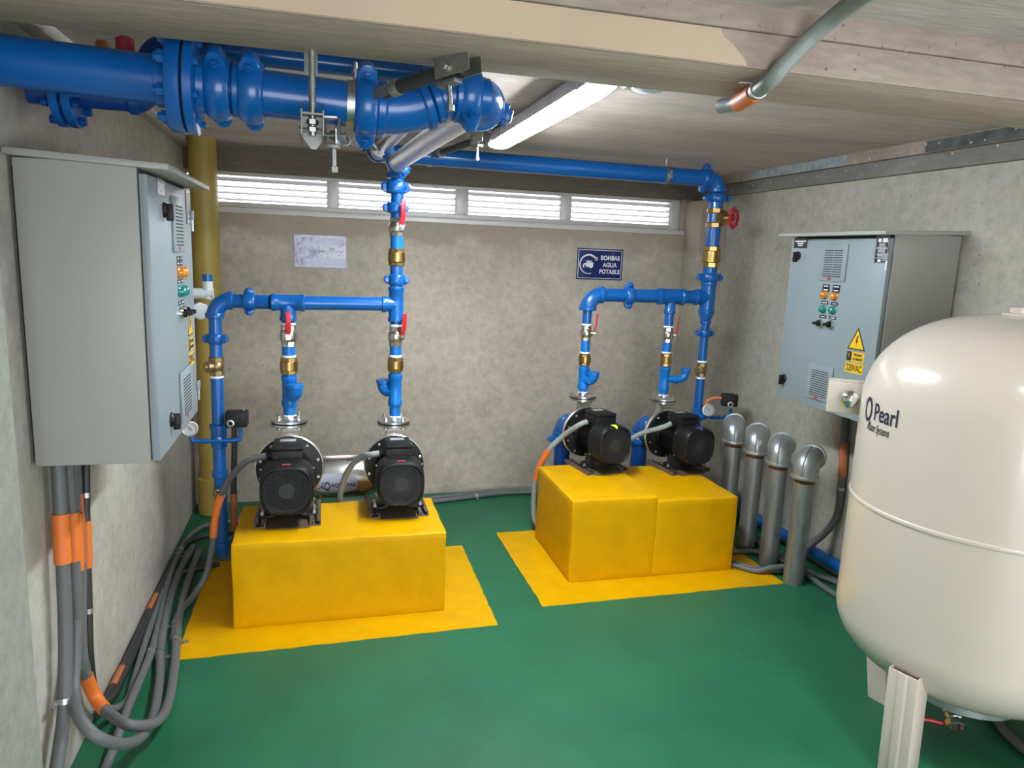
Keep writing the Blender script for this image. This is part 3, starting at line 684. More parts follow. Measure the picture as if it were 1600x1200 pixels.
# ------------------------------------------------------------------ main supply pipe under the beam
t = thing('main_supply_pipe', 'thick blue supply pipe with bolted flange pair running left to right under the beam', 'pipe', (-.32, 2.0, 1.98))
zp = lambda x: 1.985-.036*(x+.55)
P0 = lambda x: V((x, 2.0, zp(x)))
pipe(t, P0(-.745), P0(-.33), .057)
ax = (P0(.1)-P0(-.7)).normalized()
MB().lathe(P0(-.375), ax, [(.057, 0), (.0625, .002), (.0625, .04), (.057, .042)], 32).build('weld_neck', 'blue', t)
fl = MB().lathe(P0(-.342), ax, [(.06, -.002), (.115, 0), (.117, .003), (.117, .030), (.115, .032), (.06, .032)], 48).build('flange', 'blue', t)
f2 = MB().lathe(P0(-.304), ax, [(.06, 0), (.115, 0), (.117, .002), (.117, .020), (.114, .022), (.07, .024), (.062, .05)], 48).build('flange', 'blue', t)
MB().lathe(P0(-.3105), ax, [(.10, 0), (.104, 0), (.104, .007), (.1, .007)], 40, ring=True).build('gasket', 'hole', t)
u, w, _ = basis(ax)
for i in range(8):
    a = 2*pi*(i+.5)/8; c = P0(-.322)+(u*cos(a)+w*sin(a))*.094
    MB().lathe(c-ax*.045, ax, [(.009, 0), (.009, .008), (.0155, .008), (.0155, .025), (.009, .026), (.009, .062), (.0155, .062), (.0155, .078), (.009, .079), (.009, .096)], 6).build('flange_bolt', 'blue', t)
pipe(t, P0(-.29), P0(-.245), .057)
pipe(t, P0(-.26), P0(.20), .0555)
MB().lathe(P0(-.205), ax, [(.057, 0), (.064, .004), (.064, .03), (.058, .034)], 28).build('reducer', 'blue', t)
coupling(t, P0(-.236), ax, .056, (0, -.75, .65), w=.03)
coupling(t, P0(-.160), ax, .056, (0, -.75, .65), w=.03)
coupling(t, P0(.118), ax, .056, (0, -.5, .85), w=.03)
e1 = P0(.215); d1 = V((.8, 0, .36)).normalized(); e2 = e1+d1*.125
elbow(t, e1, ax, d1, .056, .065)
elbow(t, e2, d1, X3, .050, .045)
pipe(t, e2+X3*.03, e2+X3*.11, .050)
c1 = V((.435, 2.0, e2.z))
coupling(t, e2+X3*.055, X3, .055, (0, -.55, -.85), w=.03)
elbow(t, c1, X3, (0, 1, -.02), .0555, .085, name='hose_elbow')
coupling(t, c1+Y3*.10, Y3, .052, (1, 0, -.25), w=.026)

# ------------------------------------------------------------------ branch pipe tight under the ceiling
t = thing('branch_supply_pipe', 'thinner blue pipe tight under ceiling behind the thick supply pipe', 'pipe', (0, 2.2, 2.1))
yb, zb = 2.215, 2.112
pipe(t, (-.40, yb, zb), (.30, yb, zb-.008), .031)
coupling(t, (-.272, yb, zb), X3, .031, (0, .8, -.4), 'blue_dark', w=.028)
elbow(t, (-.43, yb, zb-.01), (0, 0, 1), (1, 0, 0), .031, .05, 'blue_dark')
pipe(t, (-.43, yb, zb-.07), (-.43, yb, 1.99), .031, 'blue_dark')
elbow(t, (-.43, yb, 1.965), X3, (0, 0, 1), .031, .05, 'blue_dark')
pipe(t, (-.72, yb, 1.965), (-.47, yb, 1.965), .032, 'blue_dark')
f1 = MB().lathe((-.655, yb, 1.965), X3, [(.03, 0), (.082, 0), (.084, .003), (.084, .02), (.03, .022)], 36).build('flange', 'blue', t)
MB().lathe((-.627, yb, 1.965), X3, [(.03, 0), (.082, 0), (.084, .003), (.084, .02), (.03, .022)], 36).build('flange', 'blue', t)
for i in range(6):
    a = 2*pi*(i+.5)/6; c = V((-.66, yb+.066*cos(a), 1.965+.066*sin(a)))
    MB().lathe(c-X3*.015, X3, [(.012, 0), (.012, .013), (.007, .014), (.007, .07), (.012, .07), (.012, .084)], 6).build('flange_bolt', 'blue_dark', t)
elbow(t, (.325, yb, zb-.012), X3, (0, 1, -.5), .033, .04)
pipe(t, (.325, yb+.02, zb-.02), (.325, yb+.075, zb-.052), .034)
MB().lathe((-.58, yb+.1, 2.105), X3, [(.02, 0), (.024, .003), (.024, .022), (.02, .025)], 16).build('pipe_cap', 'orange_dull', t)
MB().lathe((-.50, yb+.05, 2.085), Z3, [(.02, 0), (.024, .004), (.024, .04), (.012, .046)], 14).build('pipe_cap', 'sticker_red', t)

# ------------------------------------------------------------------ braided expansion hoses
def hose(label, p, q, r):
    p, q = V(p), V(q); d = (q-p).normalized(); L = (q-p).length
    t = thing('braided_hose', label, 'hose', tuple(p), 'braided hoses between the supply pipes and risers')
    MB().lathe(p, d, [(r, 0), (r, L)], 32).build('braid', 'braid', t)
    for a in (0, L-.05):
        MB().lathe(p+d*a, d, [(r, 0), (r*1.06, .002), (r*1.06, .03), (r*1.12, .032), (r*1.12, .044), (r*1.03, .05)], 32).build('end_collar', 'steel', t)
    return t
hose('shiny braided steel hose from the domed blue elbow down to the tall riser', (.432, 2.115, e2.z-.005), (.346, 3.455, 1.995), .0395)
hose('shiny braided steel hose left of the other one, half hidden by the thick pipe', (.322, 2.285, 2.062), (.285, 3.79, 2.080), .037)

# ------------------------------------------------------------------ seismic braces and hangers
def brace(name, label, top, tubep, clampp, clampd, cr, tr=.017, boltd=Z3):
    t = thing(name, label, 'brace', tuple(V(top)))
    a, b = V(tubep[0]), V(tubep[1]); d = (b-a).normalized(); s = d.cross(Z3).normalized(); w = s.cross(d)
    MB().cyl(a, b, tr, 18).build('brace_tube', 'conduit_dark', t)
    top = V(top)
    for sg in (-1, 1):
        MB().prism([(-.05, -.022), (.055, -.022), (.055, .012), (.01, .038), (-.05, .038)], a-d*.035+s*sg*(tr+.004)-s*.0012, -d, w, .0025).build('clevis_plate', 'zinc', t)
    MB().obox(a-d*.06+w*.036, d, s, w, .045, tr+.006, .0018).build('clevis_base', 'zinc', t)
    MB().lathe(a-d*.02-s*(tr+.018), s, [(.009, 0), (.009, .009), (.005, .010), (.005, 2*tr+.03), (.009, 2*tr+.03), (.009, 2*tr+.036)], 6).build('clevis_bolt', 'zinc', t)
    MB().obox(a-d*.005-w*(tr+.012), d, s, w, .03, .014, .006).build('swivel_block', 'zinc_dull', t, bevel=.003)
    MB().lathe(a-d*.005-w*(tr+.075), w, [(.009, 0), (.010, .004), (.010, .014), (.006, .015), (.006, .07)], 6).build('set_bolt', 'zinc_dull', t)
    c = V(clampp); cd = V(clampd).normalized()
    for sg in (-1, 1):
        MB().obox(b*.45+c*.55+s*sg*.011, (c-b), s, (c-b).cross(s), (c-b).length*.5+.012, .0014, .013).build('link_plate', 'zinc_dull', t)
    MB().lathe(b+d*.008, d, [(tr*1.1, -.02), (tr*1.15, -.018), (tr*1.15, .006), (tr*.7, .01)], 14).build('tube_end', 'zinc', t)
    cl = MB().lathe(c-cd*.0, cd, [(cr*1.005, -.013), (cr*1.06, -.013), (cr*1.06, .013), (cr*1.005, .013)], 28, ring=True).build('pipe_clamp', 'zinc', t)
    MB().lathe(c+boltd*(cr-.005)+s*.012, boltd, [(.006, 0), (.006, .03), (.010, .03), (.010, .038), (.005, .039), (.005, .055)], 6).build('clamp_bolt', 'zinc', cl)
    return t
brace('seismic_brace', 'heavy dark tube brace from the beam to the gold clamp on the thick pipe', (.31, 1.70, 2.03), ((.285, 1.75, 2.010), (.185, 1.885, 1.990)), P0(.082), ax, .0555, .017)
brace('seismic_brace', 'slim black tube brace between the threaded rod hanger and hose end', (.0, 1.84, 1.87), ((.035, 1.92, 1.872), (.075, 2.24, 1.905)), (.2855, 3.705, 2.079), (-.024, 1, .01), .036, .0135)
brace('seismic_brace', 'slim black tube brace beside the lit lamp reaching the long pipe', (.74, 3.34, 2.13), ((.70, 3.40, 2.110), (.59, 3.73, 2.085)), (.560, y, 2.084), X3, .047, .0165)
t = thing('rod_hanger', 'threaded rod hanger with folded steel bracket in front of the thick pipe', 'hanger', (-.014, 1.8, 2.035))
mb = MB().cyl((-.014, 1.80, 2.0352), (-.014, 1.80, 1.85), .0075, 12)
for i in range(46): mb.lathe((-.014, 1.80, 1.865+i*.0037), Z3, [(.0075, 0), (.0084, .0012), (.0075, .0024)], 10)
mb.build('threaded_rod', 'zinc', t)
MB().prism([(-.024, 0), (.024, 0), (.024, -.06), (.008, -.082), (-.004, -.082), (-.024, -.055)], (-.014, 1.822, 1.905), X3, Z3, .003).build('bracket', 'zinc_dull', t)
for sg in (-1, 1): MB().prism([(0, .02), (-.04, .0), (-.04, -.055), (0, -.075)], (-.014+sg*.024-.0015, 1.822, 1.905), Y3, Z3, .003).build('bracket_side', 'zinc_dull', t)
MB().obox((-.014, 1.80, 1.896), X3, Y3, Z3, .024, .02, .0018).build('bracket_shelf', 'zinc_dull', t)
for z in (1.875, 1.858): MB().lathe((-.014, 1.80, z), Z3, [(.0135, 0), (.0135, .010)], 6).build('rod_nut', 'zinc', t)
MB().lathe((-.045, 1.80, 1.862), X3, [(.008, 0), (.009, .008), (.005, .009), (.005, .05)], 6).build('side_bolt', 'zinc_dull', t)
t = thing('pipe_hanger', 'steel strap hanger holding the thinner ceiling pipe', 'hanger', (-.02, yb, ZC))
MB().lathe((-.02, yb, zb-.004), X3, [(.0315, -.018), (.034, -.018), (.034, .018), (.0315, .018)], 24).build('hanger_band', 'zinc', t)
MB().box((-.038, yb-.037, zb-.10), (-.002, yb-.034, zb+.02)).box((-.038, yb+.034, zb-.10), (-.002, yb+.037, ZC)).build('hanger_strap', 'zinc', t)
MB().cyl((-.02, yb, zb+.03), (-.02, yb, ZC), .006, 10).build('hanger_rod', 'zinc', t)
MB().lathe((-.02, yb-.045, zb-.085), Y3, [(.008, 0), (.008, .008), (.0045, .009), (.0045, .09)], 6).build('hanger_bolt', 'zinc', t)
t = thing('pipe_strap', 'steel strap holding the long pipe to the ceiling near its right end', 'strap', (1.91, y, ZC))
MB().lathe((1.91, y, zt+.001), X3, [(.0465, -.012), (.050, -.012), (.050, .012), (.0465, .012)], 24).build('strap_band', 'zinc', t)
MB().cyl((1.91, y, zt+.048), (1.91, y, ZC), .006, 10).build('strap_rod', 'zinc', t)
MB().lathe((1.92, y-.056, zt-.02), Z3, [(.008, 0), (.008, .008), (.0045, .009), (.0045, .035), (.008, .035), (.008, .043)], 6).build('strap_bolt', 'zinc', t)

# ------------------------------------------------------------------ luminaire
t = thing('ceiling_luminaire', 'lit white batten lamp with clipped grey housing on the ceiling', 'lamp', (.808, 2.75, ZC))
lx, ly0, ly1, lw = .808, 2.12, 3.44, .052
def ext(poly, y0, y1, name, m, p, **k): return MB().prism(poly, (lx, y1, 0), X3, Z3, y1-y0).build(name, m, p, **k)
hs = ext([(-lw-.003, 2.100), (-lw, 2.100), (-lw, 2.108), (lw, 2.108), (lw, 2.100), (lw+.003, 2.100), (lw+.003, 2.118), (lw*.8, 2.150), (lw*.5, 2.158), (-lw*.5, 2.158), (-lw*.8, 2.150), (-lw-.003, 2.118)], ly0, ly1, 'housing', 'lum', t)
ln = [(-lw*.98, 2.108)]+[(-lw*.96*cos(radians(k)), 2.104-.027*sin(radians(k))**.8) for k in range(15, 170, 15)]+[(lw*.98, 2.108)]
ext(list(reversed(ln)), ly0+.075, ly1-.06, 'diffuser', 'lens', t)
for a, b, s0, s1 in ((ly0, ly0+.075, .82, 1), (ly1-.06, ly1, 1, .82)):
    v = []; n = len(ln)
    for yy, sc in ((a, s0), (b, s1)): v += [V((lx+px*(.93 if sc < 1 else 1), yy, 2.108+(pz-2.108)*sc)) for px, pz in ln]
    MB().add(v, [(i, (i+1) % n, n+(i+1) % n, n+i) for i in range(n)]+[tuple(range(n)), tuple(range(2*n-1, n-1, -1))]).build('diffuser_end', 'lens_end', t)
for i in range(6):
    yy = ly0+.06+i*(ly1-ly0-.12)/5
    for sg in (-1, 1):
        MB().box((lx+sg*(lw+.004)-.003, yy-.008, 2.096), (lx+sg*(lw+.004)+.003, yy+.008, 2.130)).build('clip', 'lum', t, bevel=.002)
for yy in (ly0+.25, ly1-.25): MB().box((lx-.02, yy-.015, 2.156), (lx+.02, yy+.015, ZC)).build('mounting_clip', 'zinc', t)
MB().lathe((lx+.02, ly0+.001, 2.128), (0, -1, 0), [(.012, 0), (.012, .01), (.009, .011), (.009, .03)], 10).build('cable_gland', 'black_plastic', t)
t = thing('conduit_box', 'small metal conduit box beside the near end of the lamp', 'junction box', (.945, 2.14, ZC))
MB().box((.90, 2.10, 2.112), (1.005, 2.19, ZC)).build('box', 'zinc', t, bevel=.004)
MB().lathe((.955, 2.10, 2.135), (0, -1, 0), [(.011, 0), (.011, .004), (.006, .005)], 14).build('box_screw', 'chrome', t)
MB().cyl((.865, 2.14, 2.138), (.90, 2.14, 2.138), .012, 12).build('nipple', 'zinc', t)
MB().lathe((.965, 2.14, 2.110), (0, 0, 1), [(.0, -.012), (.03, -.010), (.048, -.003), (.05, .002)], 24).build('cover', 'pvc', t)

# ------------------------------------------------------------------ control cabinets
def facefn(o, r, u, n):
    o, r, u, n = V(o), V(r), V(u), V(n); return lambda a, b, c: o+r*a+u*b+n*c
def cabinet(label, xw, s, y0, y1, z0, z1, depth, items):
    """xw wall x, s = +1 when the door faces +x; near end y0"""
    t = thing('control_cabinet', label, 'cabinet', (xw+s*depth/2, (y0+y1)/2, z0), 'wall control cabinets')
    xd = xw+s*depth
    def bx(xa, xb, ya, yb_, za, zb_): return MB().box((min(xa, xb), ya, za), (max(xa, xb), yb_, zb_))
    bx(xw+s*.012, xd-s*.024, y0, y1, z0, z1).build('body', 'cabinet', t, bevel=.004)
    bx(xw, xw+s*.012, y0+.03, y0+.09, z0+.02, z1-.02).build('wall_bracket', 'conduit_dark', t)
    bx(xw, xw+s*.012, y1-.09, y1-.03, z0+.02, z1-.02).build('wall_bracket', 'conduit_dark', t)
    bx(xd-s*.026, xd-s*.020, y0+.008, y1-.008, z0+.008, z1-.008).build('door_seal', 'slot', t)
    dr = bx(xd-s*.021, xd, y0+.004, y1-.004, z0+.004, z1-.022).build('door', 'door', t, bevel=.003)
    # sloping rain hood
    h = MB(); a = xw+s*.002; b = xd+s*.058
    ya, yb_ = y0-.03, y1+.03; zt_, zf = z1+.026, z1+.012
    prof = [(a, z1+.003), (b, z1-.012), (b, z1+.004), (a, z1+.020)]
    v = [V((q[0], ya, q[1])) for q in prof]+[V((q[0], yb_, q[1])) for q in prof]
    h.add(v, [(0, 1, 2, 3), (7, 6, 5, 4), (0, 4, 5, 1), (1, 5, 6, 2), (2, 6, 7, 3), (3, 7, 4, 0)]).build('rain_hood', 'cabinet', t, bevel=.002)
    rt = V((0, s, 0)); n = V((s, 0, 0))   # looking at the door, right is +s*y
    def pl(y_, z_, w_, h_, d_, name, m, par, off=0, bev=0):
        return MB().obox(V((xd+s*(off+d_/2), y_, z_)), rt, Z3, n, w_/2, h_/2, d_/2).build(name, m, par, bevel=bev)
    # vents with slots
    for (yc, zc, w_, h_, dbl) in items['vents']:
        vt = pl(yc, zc, w_, h_, .008, 'vent', 'door', dr, 0, .003)
        k = 12
        for i in range(k):
            zz = zc+h_*.33-i*h_*.70/(k-1)
            hw = w_*.70
            for sg in ((-1, 1) if dbl else (0,)):
                pl(yc+sg*hw*.255, zz, hw*(.47 if dbl else .98), h_*.022, .0012, 'slot', 'slot', vt, .0078)
        pl(yc+s*-.012, zc-h_*.435, .026, .011, .001, 'red_tag', 'sticker_red', vt, .008)
    for (yc, zc) in items['handles']:
        hd = MB().lathe((xd, yc, zc), n, [(.022, 0), (.022, .004), (.018, .008), (.016, .012)], 20).build('handle', 'black_plastic', dr)
        MB().obox((xd+s*.016, yc, zc-.006), rt, Z3, n, .008, .024, .010).build('handle_grip', 'black_plastic', hd, bevel=.003)
    for (yc, zc, m) in items['lamps']:
        lp = MB().lathe((xd, yc, zc), n, [(.019, 0), (.019, .004), (.0165, .006)], 24).build('indicator_lamp', 'chrome' if m == 'x' else m, dr)
        MB().lathe((xd+s*.005, yc, zc), n, [(.0165, 0), (.0165, .010), (.013, .015), (.006, .018), (0, .0185)], 24).build('lens', m, lp)
    for (yc, zc) in items['selectors']:
        sl = MB().lathe((xd, yc, zc), n, [(.0195, 0), (.0195, .007), (.017, .010), (.015, .012)], 24).build('selector_switch', 'chrome', dr)
        MB().lathe((xd+s*.010, yc, zc), n, [(.015, 0), (.014, .012)], 20).obox((xd+s*.028, yc, zc), rt, Z3, n, .0145, .0065, .010).build('selector_knob', 'black_plastic', sl, bevel=.002)
    for (yc, zc, w_, h_, lines) in items['tags']:
        tg = pl(yc, zc, w_, h_, .0012, 'tag', 'label_black', dr)
        mb = MB()
        for i in range(lines):
            zz = zc+h_*(.5-(i+.5)/lines)
            mb.obox((xd+s*.0014, yc, zz), rt, Z3, n, w_*.36*random.uniform(.75, 1), h_/lines*.13, .0003)
        mb.build('print_line', 'label_white', tg)
    # nameplates
    for (yc, zc, w_, h_, kind) in items['plates']:
        pt = pl(yc, zc, w_, h_, .0015, 'nameplate', 'label_black', dr)
        mb = MB()
        if kind == 0:
            for i, q in enumerate((.78, .46, .34)): mb.obox((xd+s*.0018, yc, zc+h_*(.16-.2*i)), rt, Z3, n, w_*q/2, h_*.055, .0003)
        else:
            for i in range(4): mb.obox((xd+s*.0018, yc+(w_*.46 if i == 0 else -w_*.46 if i == 1 else 0), zc+(h_*.47 if i == 2 else -h_*.47 if i == 3 else 0)), rt, Z3, n, w_*.008 if i < 2 else w_*.46, h_*.47 if i < 2 else h_*.005, .0003)
            mb.obox((xd+s*.0018, yc+s*-w_*.2, zc+h_*.32), rt, Z3, n, w_*.12, h_*.07, .0003)
            mb.obox((xd+s*.0018, yc+s*w_*.2, zc+h_*.32), rt, Z3, n, w_*.18, h_*.08, .0003)
            mb.obox((xd+s*.0018, yc+s*-w_*.1, zc-h_*.41), rt, Z3, n, w_*.10, h_*.045, .0003)
            mb.obox((xd+s*.0018, yc+s*w_*.2, zc-h_*.41), rt, Z3, n, w_*.18, h_*.009, .0003)
            for i in range(13): mb.obox((xd+s*.0018, yc, zc+h_*(.2-.043*i)), rt, Z3, n, w_*.40*random.uniform(.5, 1), h_*.008, .0003)
        mb.build('print_line', 'label_white', pt)
    # warning stickers
    y_, z_, w_ = items['warning']
    F = facefn((xd, y_, z_), rt, Z3, n)
    tri = MB(); tri.add([F(-w_/2, 0, .0008), F(w_/2, 0, .0008), F(0, w_*.9, .0008)], [(0, 1, 2)]); 
    wt = MB().prism([(-w_/2, 0), (w_/2, 0), (0, w_*.92)], F(0, 0, 0), rt, Z3, .0008).build('warning_triangle', 'ink', dr)
    MB().prism([(-w_*.41, w_*.05), (w_*.41, w_*.05), (0, w_*.80)], F(0, 0, .0004), rt, Z3, .0008).build('triangle_face', 'label_yellow', wt)
    bolt = [(-.03, .56), (.07, .60), (.01, .42), (.06, .43), (-.02, .13), (.0, .30), (-.06, .29)]
    MB().prism([(a*w_, b*w_*.97) for a, b in bolt], F(0, 0, .0010), rt, Z3, .0006).build('lightning_bolt', 'ink', wt)
    z2 = z_-.030
    ds = MB().prism([(-w_/2, -.021), (w_/2, -.021), (w_/2, .021), (-w_/2, .021)], F(0, -.030, 0), rt, Z3, .0008).build('danger_sticker', 'label_yellow', dr)
    MB().prism([(-w_/2+.001, -.020), (-w_/2+.032, -.020), (-w_/2+.032, .020), (-w_/2+.001, .020)], F(0, -.030, .0005), rt, Z3, .0006).build('symbol_box', 'ink', ds)
    MB().prism([(-w_/2+.016+a*.045, -.046+b*.05) for a, b in bolt], F(0, 0, .0008), rt, Z3, .0006).build('lightning_bolt', 'label_yellow', ds)
    G = lambda dx, dz: facefn(F(dx, dz, .0006), rt, Z3, n)
    lettering('lettering', 'PELIGRO', .0155, 'ink', ds, G(.016, -.026), .0006, 'CENTER', .0003, xs=.85)
    lettering('lettering', 'DE MUERTE', .0145, 'ink', ds, G(.016, -.045), .0006, 'CENTER', .0003, xs=.78)
    vs = MB().prism([(-w_/2, -.022), (w_/2, -.022), (w_/2, .022), (-w_/2, .022)], F(0, -.080, 0), rt, Z3, .0008).build('voltage_sticker', 'label_yellow', dr)
    lettering('lettering', '220VAC', .042, 'ink', vs, G(0, -.094), .0008, 'CENTER', .0003, xs=.66)
    # hinges on the far side from the handles
    for zz in (z1-.10, z0+.10):
        hy = items['hinge_y']
        hg = pl(hy, zz, .030, .032, .010, 'hinge', 'door', t, 0, .003)
        MB().cyl((xd+s*.004, hy+s*.006, zz-.055), (xd+s*.004, hy+s*.006, zz-.014), .005, 10).build('hinge_pin', 'zinc', hg)
    return t
cabinet('light grey control cabinet on the left wall above the bundled conduits', XL, 1, 2.116, 2.775, .992, 1.790, .318, dict(
    vents=[(2.505, 1.650, .165, .168, 0), (2.53, 1.108, .190, .165, 0)], handles=[(2.315, 1.686), (2.285, 1.076)],
    lamps=[(2.495, 1.503, 'lamp_orange'), (2.550, 1.503, 'lamp_orange'), (2.495, 1.443, 'lamp_green'), (2.550, 1.443, 'lamp_green')],
    selectors=[(2.495, 1.375), (2.555, 1.375)],
    tags=[(2.50, 1.538, .044, .03, 2), (2.55, 1.538, .044, .03, 2), (2.50, 1.474, .044, .014, 1), (2.55, 1.474, .044, .014, 1), (2.50, 1.406, .044, .014, 1), (2.55, 1.406, .044, .014, 1)],
    plates=[(2.285, 1.748, .10, .045, 0), (2.72, 1.715, .085, .115, 1)], warning=(2.675, 1.283, .095), hinge_y=2.765))
cabinet('light grey control cabinet on the right wall behind the cream tank', XR, -1, 2.521, 3.170, .940, 1.750, .367, dict(
    vents=[(2.845, 1.620, .172, .165, 1), (2.845, 1.067, .170, .165, 0)], handles=[(3.111, 1.648), (3.118, 1.041)],
    lamps=[(2.881, 1.473, 'lamp_orange'), (2.813, 1.471, 'lamp_orange'), (2.881, 1.408, 'lamp_green'), (2.813, 1.408, 'lamp_green')],
    selectors=[(2.888, 1.342), (2.816, 1.343)],
    tags=[(2.880, 1.505, .048, .034, 2), (2.811, 1.505, .048, .034, 2), (2.878, 1.438, .046, .014, 1), (2.811, 1.437, .046, .014, 1), (2.879, 1.373, .046, .014, 1), (2.813, 1.373, .046, .014, 1)],
    plates=[(3.10, 1.710, .10, .05, 0), (2.563, 1.682, .075, .115, 1)], warning=(2.640, 1.250, .108), hinge_y=2.530))

# ------------------------------------------------------------------ signs on the back wall
def sign(label, x0, x1, z0, z1, m, group='navy signs on the back wall'):
    t = thing('wall_sign', label, 'sign', ((x0+x1)/2, YB, (z0+z1)/2), group)
    MB().box((x0, YB-.005, z0), (x1, YB-.001, z1)).build('board', m, t)
    mb = MB(); b = .008; e = .0035; yy = YB-.0056
    for a in ((x0+b, z0+b, x1-b, z0+b+e), (x0+b, z1-b-e, x1-b, z1-b), (x0+b, z0+b, x0+b+e, z1-b), (x1-b-e, z0+b, x1-b, z1-b)): mb.box((a[0], yy, a[1]), (a[2], YB-.004, a[3]))
    mb.build('border_line', 'label_white', t)
    return t, lambda cx, cz: facefn((cx, YB-.0052, cz), X3, Z3, -Y3)
def ringarc(cx, cz, r, w, a0, a1, n=40, taper=False):
    v = []; f = []
    for i in range(n+1):
        k = i/n; a = radians(a0+(a1-a0)*k); ww = w*((.35+.65*k) if taper else 1)
        for rr_ in (r-ww/2, r+ww/2):
            v.append(V((cx+rr_*cos(a), YB-.0058, cz+rr_*sin(a))))
    for i in range(n): f.append((2*i, 2*i+1, 2*i+3, 2*i+2))
    return v, f
t, G = sign('glossy navy sign reading BOMBAS DE RIEGO with washed out reflections', -.150, .158, 1.474, 1.668, 'navy_gloss')
mb = MB(); v, f = ringarc(-.072, 1.570, .057, .0045, 0, 360); mb.add(v, f)
mb.add([V((-.072+a, YB-.0058, 1.570+b)) for a, b in ((-.006, -.028), (.006, -.028), (.006, .004), (-.006, .004))], [(0, 1, 2, 3)])
for a in (35, 65, 90, 115, 145):
    c, s_ = cos(radians(a)), sin(radians(a)); mb.add([V((-.072+c*q-s_*p, YB-.0058, 1.574+s_*q+c*p)) for q, p in ((.012, -.002), (.034, -.003), (.034, .003), (.012, .002))], [(0, 1, 2, 3)])
mb.build('sprinkler_emblem', 'label_white', t)
lettering('lettering', 'BOMBAS', .042, 'label_white', t, G(-.002, 1.580), .0012, extrude=.0003, xs=.95)
lettering('lettering', 'DE RIEGO', .042, 'label_white', t, G(-.002, 1.535), .0012, extrude=.0003, xs=.82)
t, G = sign('navy sign reading BOMBAS AGUA POTABLE beside the right riser', 1.655, 1.982, 1.455, 1.660, 'navy')
mb = MB(); v, f = ringarc(1.738, 1.556, .062, .013, 290, 25, taper=True); mb.add(v, f)
mb.add([V((1.738+a, YB-.0058, 1.556+b)) for a, b in ((.046, .022), (.066, .030), (.060, .048), (.048, .050), (.040, .042))], [(0, 1, 2, 3, 4)])
for q in ((-.018, -.018, .032, .014), (-.034, -.006, -.018, .006), (-.04, -.022, -.03, -.0), (-.020, .018, .022, .024), (-.004, .014, .004, .020), (.006, -.024, .026, -.018)):
    mb.add([V((1.738+a, YB-.0058, 1.556+b)) for a, b in ((q[0], q[1]), (q[2], q[1]), (q[2], q[3]), (q[0], q[3]))], [(0, 1, 2, 3)])
mb.build('pump_emblem', 'label_white', t)
for s_, zz in (('BOMBAS', 1.588), ('AGUA', 1.542), ('POTABLE', 1.497)):
    lettering('lettering', s_, .040, 'label_white', t, G(1.890, zz), .0012, 'CENTER', .0003, xs=.86, spacing=1.05)

# ------------------------------------------------------------------ cream pressure tank
TC = V((2.13, 1.80, 0)); TR = .418
t = thing('pressure_tank', 'tall cream pressure tank on folded legs at the right edge', 'tank', tuple(TC))
def dome(a0, a1, zc, h, n=16): return [(TR*abs(cos(radians(a0+(a1-a0)*i/n)))**.84, zc+h*sin(radians(a0+(a1-a0)*i/n))) for i in range(n+1)]
prof = [(0, .21)]+dome(-87, 0, .44, .228)+[(TR, .60), (TR, .8315), (TR+.0035, .835), (TR+.0045, .840), (TR+.0035, .845), (TR, .8485), (TR, 1.0)]+dome(0, 87, 1.17, .305)+[(0, 1.475)]
MB().lathe(TC, Z3, prof, 128).build('shell', 'tank', t, angle=24)
MB().lathe(TC+Z3*1.468, Z3, [(.05, 0), (.05, .012), (.03, .014), (.03, .03), (.024, .034), (0, .036)], 20).build('top_cap', 'tank', t)
MB().lathe(TC+Z3*.165, Z3, [(.16, .05), (.185, .046), (.185, .022), (.14, .018), (.04, 0), (0, 0)], 36).build('bottom_flange', 'galv_elbow', t)
for i in range(8):
    a = 2*pi*i/8; MB().lathe(TC+V((.165*cos(a), .165*sin(a), .176)), Z3, [(.009, 0), (.009, .012)], 6).build('flange_bolt', 'zinc', t)
for k, a in enumerate((107, 200, 290, 15)):
    a = radians(a); e = V((cos(a), sin(a), 0)); s_ = V((-sin(a), cos(a), 0))
    poly = [(-.045, .0), (-.045, -.075), (-.040, -.075), (-.040, -.006), (-.012, -.006), (-.006, .002), (.006, .002), (.012, -.006), (.040, -.006), (.040, -.075), (.045, -.075), (.045, 0), (.014, 0), (.008, .008), (-.008, .008), (-.014, 0)]
    poly = [(-.045, 0), (-.045, -.075), (-.040, -.075), (-.040, -.006), (.040, -.006), (.040, -.075), (.045, -.075), (.045, 0), (.016, 0), (.010, .006), (-.010, .006), (-.016, 0)]
    if k == 0: top, bot = TC+e*.33+Z3*.26, TC+e*.285
    else: top, bot = TC+e*.425+Z3*.375, TC+e*.405
    v = []; n = len(poly)
    for c in (top, bot): v += [c+s_*q+e*r_ for q, r_ in poly]
    MB().add(v, [(i, (i+1) % n, n+(i+1) % n, n+i) for i in range(n)]+[tuple(range(n)), tuple(range(2*n-1, n-1, -1))]).build('leg', 'tank', t, bevel=.0015)
